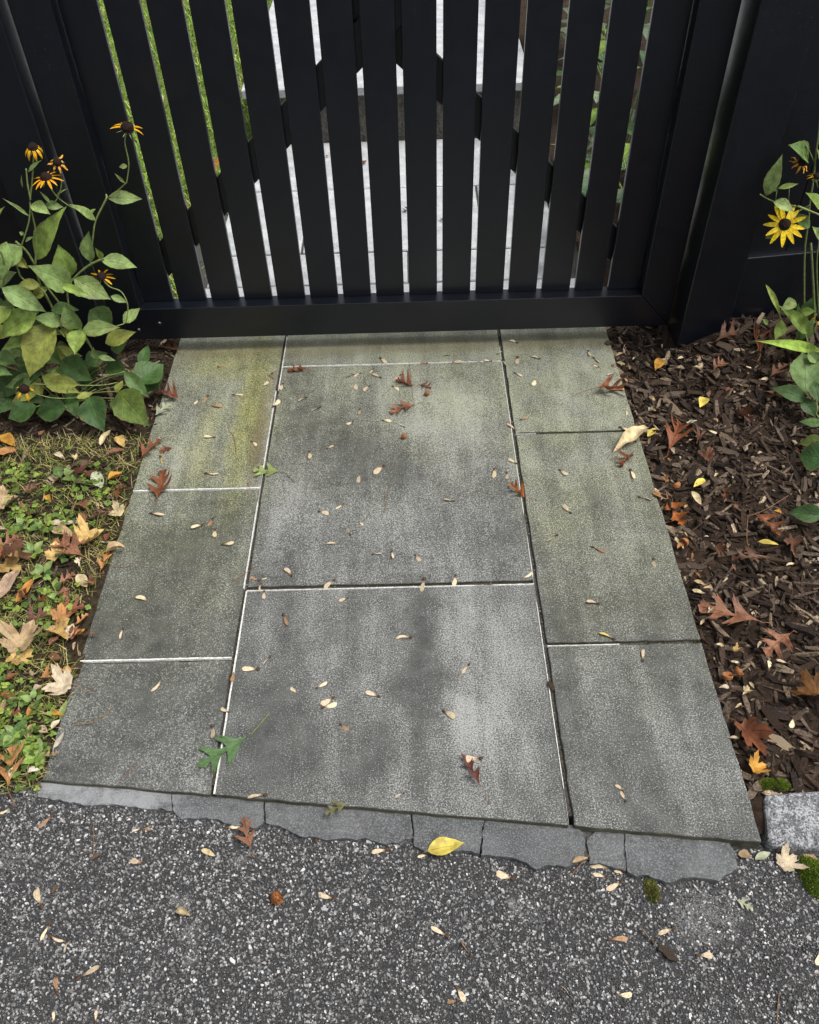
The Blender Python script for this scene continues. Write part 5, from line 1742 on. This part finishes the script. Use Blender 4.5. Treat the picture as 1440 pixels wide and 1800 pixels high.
def clover(n, seed):
    r = random.Random(seed)
    V, F, C = [], [], []
    cent = [(-r.uniform(.615, 1.15), r.uniform(-1.31, -.47), r.uniform(.03, .09)) for _ in range(26)]
    for _ in range(n):
        cx, cy, cr = r.choice(cent)
        x, y = cx + r.gauss(0, cr * .6), cy + r.gauss(0, cr * .6)
        if x > -.615 or y < -1.32 or x < -1.4: continue
        z = h_left(x, y) + r.uniform(.004, .024)
        a0 = r.uniform(0, 6.283)
        c = r.choice([(.11, .18, .03), (.15, .23, .04), (.07, .12, .025), (.22, .28, .055)])
        q = r.uniform(.75, 1.3)
        s = r.uniform(.0022, .0048)
        k = r.choice((3, 4, 2))
        nx, ny = r.gauss(0, .35), r.gauss(0, .35)
        for j in range(k):
            a = a0 + 6.283 * j / k
            n0 = len(V)
            ctr = Vector((x + s * 1.0 * math.cos(a), y + s * 1.0 * math.sin(a), z))
            for i in range(6):
                b = 6.283 * i / 6
                dx, dy = s * .95 * math.cos(b), s * .95 * math.sin(b)
                V.append((ctr.x + dx, ctr.y + dy, ctr.z + nx * dx + ny * dy))
            F.append(tuple(n0 + i for i in range(6)))
            C += [(c[0] * q, c[1] * q, c[2] * q)] * 6
    o = mk('clover', V, F, M_GRASS, cols=C)
    tag(o, 'small leaved green clover and weeds matting the left strip', 'weeds', kind='stuff')


clover(2600, 31)


def place_leaf(name, B, T, W, col, parent, r, arch=.5, fold=.25, mat=None, kind='plant', hint=None, teeth=.03):
    B, T = Vector(B), Vector(T)
    L = (T - B).length
    V2, F, UV = flat_leaf(kind, 1.0, (W / L) / (1.0 if kind == 'plant' else 1.0), r, teeth)
    P3 = bend_leaf(V2, 1.0, fold, arch, .022, r.uniform(-.35, .35), r.uniform(0, 50))
    h = len((1, .66, .33, 0, .33, .66, 1)) // 2
    p0, p1 = P3[h], P3[-h - 1]
    y = (p1 - p0).normalized()
    x = Vector((1, 0, 0))
    z = x.cross(y).normalized()
    x = y.cross(z)
    A = Matrix((x, y, z))
    Y = (T - B).normalized()
    hint = Vector(hint) if hint else Vector((r.uniform(-.35, .35), -.75 + r.uniform(-.3, .3), .9))
    X = Y.cross(hint)
    if X.length < 1e-3: X = Vector((1, 0, 0))
    X.normalize()
    Z = X.cross(Y)
    S = Matrix((X, Y, Z)).transposed()
    sc = L / (p1 - p0).length
    out = [B + S @ (A @ (p - p0)) * sc for p in P3]
    o = mk(name, out, F, mat or M_GREEN, parent, True, UV)
    c = COLS[col] if isinstance(col, str) else col
    k = r.uniform(.85, 1.15)
    o.color = (c[0] * k * r.uniform(.95, 1.08), c[1] * k, c[2] * k, 1)
    return o


def weed(c, i, label):
    r = random.Random(i + 300)
    e = empty('weed', (c[0], c[1], .002))
    tag(e, label, 'weed', 'broad leaved weeds')
    n = 4 + i % 3
    a0 = r.uniform(0, 6.283)
    for k in range(n):
        a = a0 + 6.283 * k / n + r.uniform(-.4, .4)
        L = r.uniform(.018, .032)
        b = Vector((c[0] + .004 * math.cos(a), c[1] + .004 * math.sin(a), .006))
        t = b + Vector((L * math.cos(a), L * math.sin(a), r.uniform(.004, .016)))
        place_leaf('leaf', b, t, L * r.uniform(.5, .85), r.choice(['g2', 'd1', 'g1']), e, r, -.5, .15, hint=(0, -.2, 1))


wlab = ['round leaved weed at the far left above the terracotta oak leaf', 'round leaved weed right of the large tan maple leaf', 'weed left of the big terracotta oak leaf', 'weed between slender orange leaf and crumpled terracotta leaf', 'weed above the big terracotta oak leaf', 'weed below the dark red leaf in dry grass',
        'weed at the front left slab corner', 'weed under the white rolled leaf', 'weed above the largest orange brown oak leaf', 'weed left below the big pale maple leaf', 'weed beside the long pinkish tan leaf']
for i, (c, lab) in enumerate(zip(SMALL['weeds'], wlab)): weed(c, i, lab)

# ------------------------------------------------------------------ flowering plants
def flower(C, pl, ax, mode, n, parent, seed):
    r = random.Random(seed)
    C = Vector(C)
    Z = Vector(ax).normalized()
    X = Z.cross(Vector((.2, 1, .1))).normalized()
    Yv = Z.cross(X)
    S = Matrix((X, Yv, Z)).transposed()
    dr = pl * (.29 if mode == 'open' else .36)
    V, F = [], []
    ns, nr_ = 14, 7
    prf = [(1.0, -.25), (1.08, .05), (1.0, .4), (.8, .75), (.5, .98), (.2, 1.08), (.02, 1.1)]
    for rad, z in prf:
        for i in range(ns):
            a = 6.283 * i / ns
            q = dr * rad * (1 + .06 * r.uniform(-1, 1))
            V.append(C + S @ Vector((q * math.cos(a), q * math.sin(a), dr * z * (.75 if mode == 'open' else .95) + dr * .06 * r.uniform(-1, 1))))
    for j in range(len(prf) - 1):
        for i in range(ns):
            F.append((j * ns + i, j * ns + (i + 1) % ns, (j + 1) * ns + (i + 1) % ns, (j + 1) * ns + i))
    f = mk('flower', V, F, M_DISC, parent, False)
    for k in range(n):
        a = 6.283 * k / n + r.uniform(-.12, .12)
        L = pl * r.uniform(.86, 1.08)
        w = .25 if mode == 'open' else .19
        if mode != 'open': L *= .92
        dr_ang = {'open': .08, 'flat': -.22, 'droop': -1.05, 'wither': -.9, 'half': -.5, 'half2': -.25, 'hang': -1.0}[mode] + r.uniform(-.18, .18)
        if mode == 'wither':
            dr_ang += r.uniform(-.5, .9)
            w = .24
            L *= r.uniform(.75, 1.05)
        if mode == 'half': a = 3.6 + 3.6 * k / n
        if mode == 'half2': a = 2.7 + 4.0 * k / n
        if mode == 'droop': w = .26
        V, F = [], []
        m = 7
        for i in range(m + 1):
            t = i / m
            ww = w * L * .5 * (math.sin(math.pi * min(1, .12 + .86 * t) ** .9)) ** .7
            dd = dr_ang * (.35 + .65 * t) if mode != 'open' else dr_ang - .12 * t
            rad = dr * .85 + L * (t * .86) * math.cos(dd)
            z = L * t * .9 * math.sin(dd) + (0 if mode != 'wither' else .08 * L * math.sin(t * 9 + k))
            for s in (-1, 0, 1):
                p = Vector((rad * math.cos(a) - s * ww * math.sin(a), rad * math.sin(a) + s * ww * math.cos(a), z + (.10 * ww if s else -.06 * ww)))
                V.append(C + S @ p)
        for i in range(m):
            for q in range(2): F.append((i * 3 + q, i * 3 + q + 1, i * 3 + 4 + q, i * 3 + 3 + q))
        p = mk('petal', V, F, M_PETAL, f, True)
        c = {'open': (.80, .56, .010), 'flat': (.72, .34, .012), 'wither': (.68, .32, .03)}.get(mode, (.74, .38, .012))
        if mode == 'wither' and r.random() < .3: c = (.66, .58, .22)
        q = r.uniform(.85, 1.12)
        p.color = (c[0] * q, c[1] * q, c[2], 1)
    # green bracts under the head
    V, F = [], []
    for k in range(8):
        a = 6.283 * k / 8
        b = [Vector((dr * .3 * math.cos(a - .5), dr * .3 * math.sin(a - .5), -dr * .35)), Vector((dr * .3 * math.cos(a + .5), dr * .3 * math.sin(a + .5), -dr * .35)), Vector((dr * 1.9 * math.cos(a), dr * 1.9 * math.sin(a), -dr * .75))]
        n0 = len(V)
        V += [C + S @ q for q in b]
        F.append((n0, n0 + 1, n0 + 2))
    mk('bract', V, F, M_STEM, f)
    return f


def plant(name, loc, leaves, stems, flowers, label, cat, seed, arch=-.55, fold=.28):
    e = empty(name, loc)
    tag(e, label, cat)
    r = random.Random(seed)
    for pts, rad in stems:
        v, f = tube(pts, rad / 1000, rad / 1000 * .8, 7, 5)
        mk('stem', v, f, M_STEM, e, True)
    for (bx, by, bz, tx, ty, tz, w, c) in leaves:
        place_leaf('leaf', (bx, by, bz), (tx, ty, tz), w * 1.08, c, e, r, arch * r.uniform(.5, 1.3), fold * r.uniform(.6, 1.3))
    for i, (C, pl, ax, mode, n) in enumerate(flowers):
        flower(C, pl, ax, mode, n, e, seed + i * 7)
    return e


def roots(stems, base, n0):
    """carry the main stems down to the soil"""
    return stems


LB = (-.885, -.125, .0)
ROOTS = [([(-.93, -.19, .10), (-.91, -.15, .04), (-.89, -.125, -.01)], 3.0), ([(-.85, -.19, .12), (-.86, -.15, .05), (-.88, -.125, -.01)], 3.0), ([(-.99, -.21, .12), (-.94, -.16, .04), (-.9, -.13, -.01)], 2.6)]
rf = random.Random(17)
FILL = []
for k in range(34):
    bx, by, bz = -.95 + rf.uniform(-.16, .10), -.13 + rf.uniform(-.03, .03), rf.uniform(.04, .24)
    a = rf.uniform(0, 6.283)
    L = rf.uniform(.06, .10)
    FILL.append((bx, by, bz, bx + L * math.cos(a), min(-.05, by + L * .35 * math.sin(a)), bz - rf.uniform(-.02, .05), L * rf.uniform(.36, .5), rf.choice(['d1', 'd1', 'g1', 'd2', 'g3'])))
for k in range(16):
    bx, by, bz = rf.uniform(-1.06, -.84), rf.uniform(-.27, -.21), rf.uniform(.06, .17)
    a = rf.uniform(-.6, 3.7)
    L = rf.uniform(.07, .105)
    FILL.append((bx, by, bz, bx + L * math.cos(a), by - .02, bz - rf.uniform(.0, .045), L * rf.uniform(.36, .5), rf.choice(['d1', 'g1', 'g1', 'g3', 'd2'])))
plant('coneflower_plant', LB, LEFT_LEAVES + FILL, LEFT_STEMS + ROOTS, LEFT_FLOWERS, 'tall black-eyed yellow flower plant with pale green leaves left of the gate', 'flower plant', 50)
plant('basal_plant', (-.86, -.24, .0), BASAL_LEAVES, [([(p[0], p[1], p[2]), ((p[0] - .86) / 2, (p[1] - .24) / 2, p[2] * .6 + .01), (-.86, -.24, 0)], 1.4) for p in BASAL_LEAVES[:15]], [], 'low clump of broad dark green leaves at the foot of the left plant', 'plant', 60, -.5, .22)
up = [l for l in RIGHT_LEAVES if not (l[7] in ('d2', 'd3', 'd1') and l[2] < .115)]
lo = [l for l in RIGHT_LEAVES if l not in up]
for k in range(16):
    bx, by, bz = rf.uniform(1.02, 1.16), rf.uniform(-.2, -.09), rf.uniform(.08, .24)
    a = rf.uniform(.3, 5.0)
    L = rf.uniform(.06, .10)
    up.append((bx, by, bz, bx + L * .6 * math.cos(a), by - .02, bz + L * .7 * math.sin(a) * .6, L * rf.uniform(.3, .45), rf.choice(['d1', 'g1', 'g2', 'd1'])))
plant('coneflower_plant', (1.105, -.08, h_mulch(1.1, -.08)), up, RIGHT_STEMS + [([(1.092, -.07, .13), (1.10, -.07, .04)], 2.6), ([(1.116, -.09, .115), (1.118, -.09, .04)], 3.2), ([(1.123, -.1, .12), (1.12, -.1, .04)], 2.2)], RIGHT_FLOWERS, 'tall yellow flower plant at the right edge with one open bloom', 'flower plant', 70)
plant('basal_plant', (1.05, -.36, h_mulch(1.05, -.36)), lo, [([(p[0], p[1], p[2]), ((p[0] + 1.06) / 2, (p[1] - .38) / 2, p[2] * .6 + .01), (1.06, -.38, .01)], 1.4) for p in lo], [], 'broad dark green leaves hugging the mulch at the right edge', 'plant', 80, -.5, .22)

# ------------------------------------------------------------------ behind the gate
def samp_back(r):
    return -r.uniform(.60, 3.2), .16 + 5.0 * r.random() ** 1.3, 1


blades('back_grass', 26000, samp_back, lambda x, y: -.03, .025, .06, [(.20, .34, .05), (.26, .40, .06), (.30, .40, .08), (.16, .28, .04), (.40, .40, .12)], 41, 'bright green lawn grass behind the gate', 'grass', .003, 1.2)
r = random.Random(91)
CN = dict(orange2='orange', tan='tan', terracotta='terracotta', gold='golden', pale='pale', straw='straw coloured', rust='rust', brown='brown', goldtan='golden tan', yellow='yellow', caramel='caramel', pinktan='pinkish')


def scatter_leaves(items, text, cat_group, idx):
    items.sort(key=lambda q: -abs(q[2]) if False else abs(q[2] - .02))
    for i, (kind, x, y, L, a, z, wf, col, curl) in enumerate(items):
        fallen(kind, x, y, x + L * math.cos(a), y + L * math.sin(a), z, wf, col, curl, CN[col] + ' ' + text + ', ' + ordinal(i) + ' the gate', None, idx + i, group=cat_group)


scatter_leaves([(r.choice(['maple', 'ovate', 'oak']), -r.uniform(.62, 2.0), r.uniform(.35, 3.6), r.uniform(.05, .09), r.uniform(0, 6.283), .05, r.uniform(.7, 1), r.choice(['orange2', 'tan', 'terracotta', 'gold', 'pale', 'straw']), .5) for _ in range(34)],
               'fallen leaf on the lawn behind the gate', 'leaves on the back lawn', 400)
scatter_leaves([(r.choice(['ovate', 'oak']), r.uniform(-.5, .5), r.uniform(.2, 1.35), r.uniform(.02, .045), r.uniform(0, 6.283), 0.0, .8, r.choice(['rust', 'terracotta', 'brown', 'tan']), .6) for _ in range(12)],
               'dry leaf on the pale path behind the gate', 'leaves on the back path', 450)
slabs_b = [(.80, 1.0, .55), (.95, 1.7, .75), (1.25, 1.2, .8), (.78, .55, .35), (.75, 2.4, .7), (1.3, 2.2, .9)]
blabs = ['leafy dark plant behind the gate right of the path', 'broad leaved plant behind the gate beside the step', 'tall leafy plant behind the right gate end', 'low leafy plant just behind the gate at right', 'leafy plant beside the step tread behind the gate', 'tall leafy plant farthest back behind the gate']
for i, ((x, y, h), lab) in enumerate(zip(slabs_b, blabs)):
    e = empty('leafy_plant', (x, y, -.02))
    tag(e, lab, 'plant', 'plants behind the gate')
    for k in range(7):
        a = 6.283 * k / 7 + r.uniform(-.3, .3)
        v, f = tube([(x, y, -.02), (x + .06 * math.cos(a), y + .06 * math.sin(a), h * .5), (x + .16 * math.cos(a), y + .16 * math.sin(a), h * .85)], .004, .002, 5, 3)
        mk('stem', v, f, M_STEM, e, True)
    for k in range(46):
        a = r.uniform(0, 6.283)
        q = r.uniform(.03, .20)
        z = h * r.uniform(.12, 1.0)
        b = Vector((x + q * math.cos(a), y + q * math.sin(a), z))
        L = r.uniform(.09, .17)
        t = b + Vector((L * math.cos(a + r.uniform(-.6, .6)), L * math.sin(a + r.uniform(-.6, .6)), r.uniform(-.07, .05)))
        place_leaf('leaf', b, t, L * r.uniform(.4, .6), r.choice([(.07, .15, .04), (.05, .12, .045), (.15, .25, .04), (.10, .16, .09), (.20, .28, .18)]), e, r, -.7, .25, hint=(r.uniform(-.4, .4), r.uniform(-.5, .3), 1))
# small dry scraps among the litter
PAL = ['straw', 'tan', 'gold', 'pale', 'terracotta', 'rust', 'caramel', 'pinktan', 'straw', 'tan', 'terracotta', 'brown', 'rust']
scatter_leaves([(r.choice(['ovate', 'ovate', 'maple', 'oak']), -(.618 + .30 * r.random() ** 1.4), r.uniform(-1.29, -.42), r.uniform(.016, .045), r.uniform(0, 6.283), 0.0, r.uniform(.45, 1.0), r.choice(PAL), .9) for _ in range(58)],
               'leaf scrap among the left weeds', 'scraps in the left weeds', 500)
scatter_leaves([('ovate', r.uniform(.62, .98), r.uniform(-1.28, -.10), r.uniform(.010, .022), r.uniform(0, 6.283), 0.0, r.uniform(.3, .8), r.choice(PAL), .7) for _ in range(26)],
               'leaf scrap among the right bark chips', 'scraps on the right mulch', 600)
scatter_leaves([(r.choice(['oak', 'maple']), r.uniform(.66, 1.0), r.uniform(-1.25, -.12), r.uniform(.04, .065), r.uniform(0, 6.283), 0.0, r.uniform(.6, .9), r.choice(['brown', 'rust', 'terracotta', 'brown']), .95) for _ in range(9)],
               'curled leaf sunk in the right mulch', 'curled leaves in the right mulch', 700)
scatter_leaves([(r.choice(['oak', 'maple', 'maple']), -(.63 + .24 * r.random()), r.uniform(-1.27, -.75), r.uniform(.055, .085), r.uniform(0, 6.283), 0.0, r.uniform(.6, .95), r.choice(['tan', 'caramel', 'pale', 'tan', 'terracotta', 'goldtan']), .85) for _ in range(9)],
               'large curled leaf in the left weeds', 'large curled leaves in the left weeds', 750)
scatter_leaves([(r.choice(['ovate', 'ovate', 'maple']), .612 + .07 * r.random() ** 1.5, r.uniform(-1.3, -.05), r.uniform(.010, .026), r.uniform(0, 6.283), 0.0, r.uniform(.3, .8), r.choice(['straw', 'pale', 'tan', 'straw', 'goldtan', 'caramel']), .9) for _ in range(30)],
               'leaf fragment along the right slab edge', 'fragments along the right slab edge', 820)
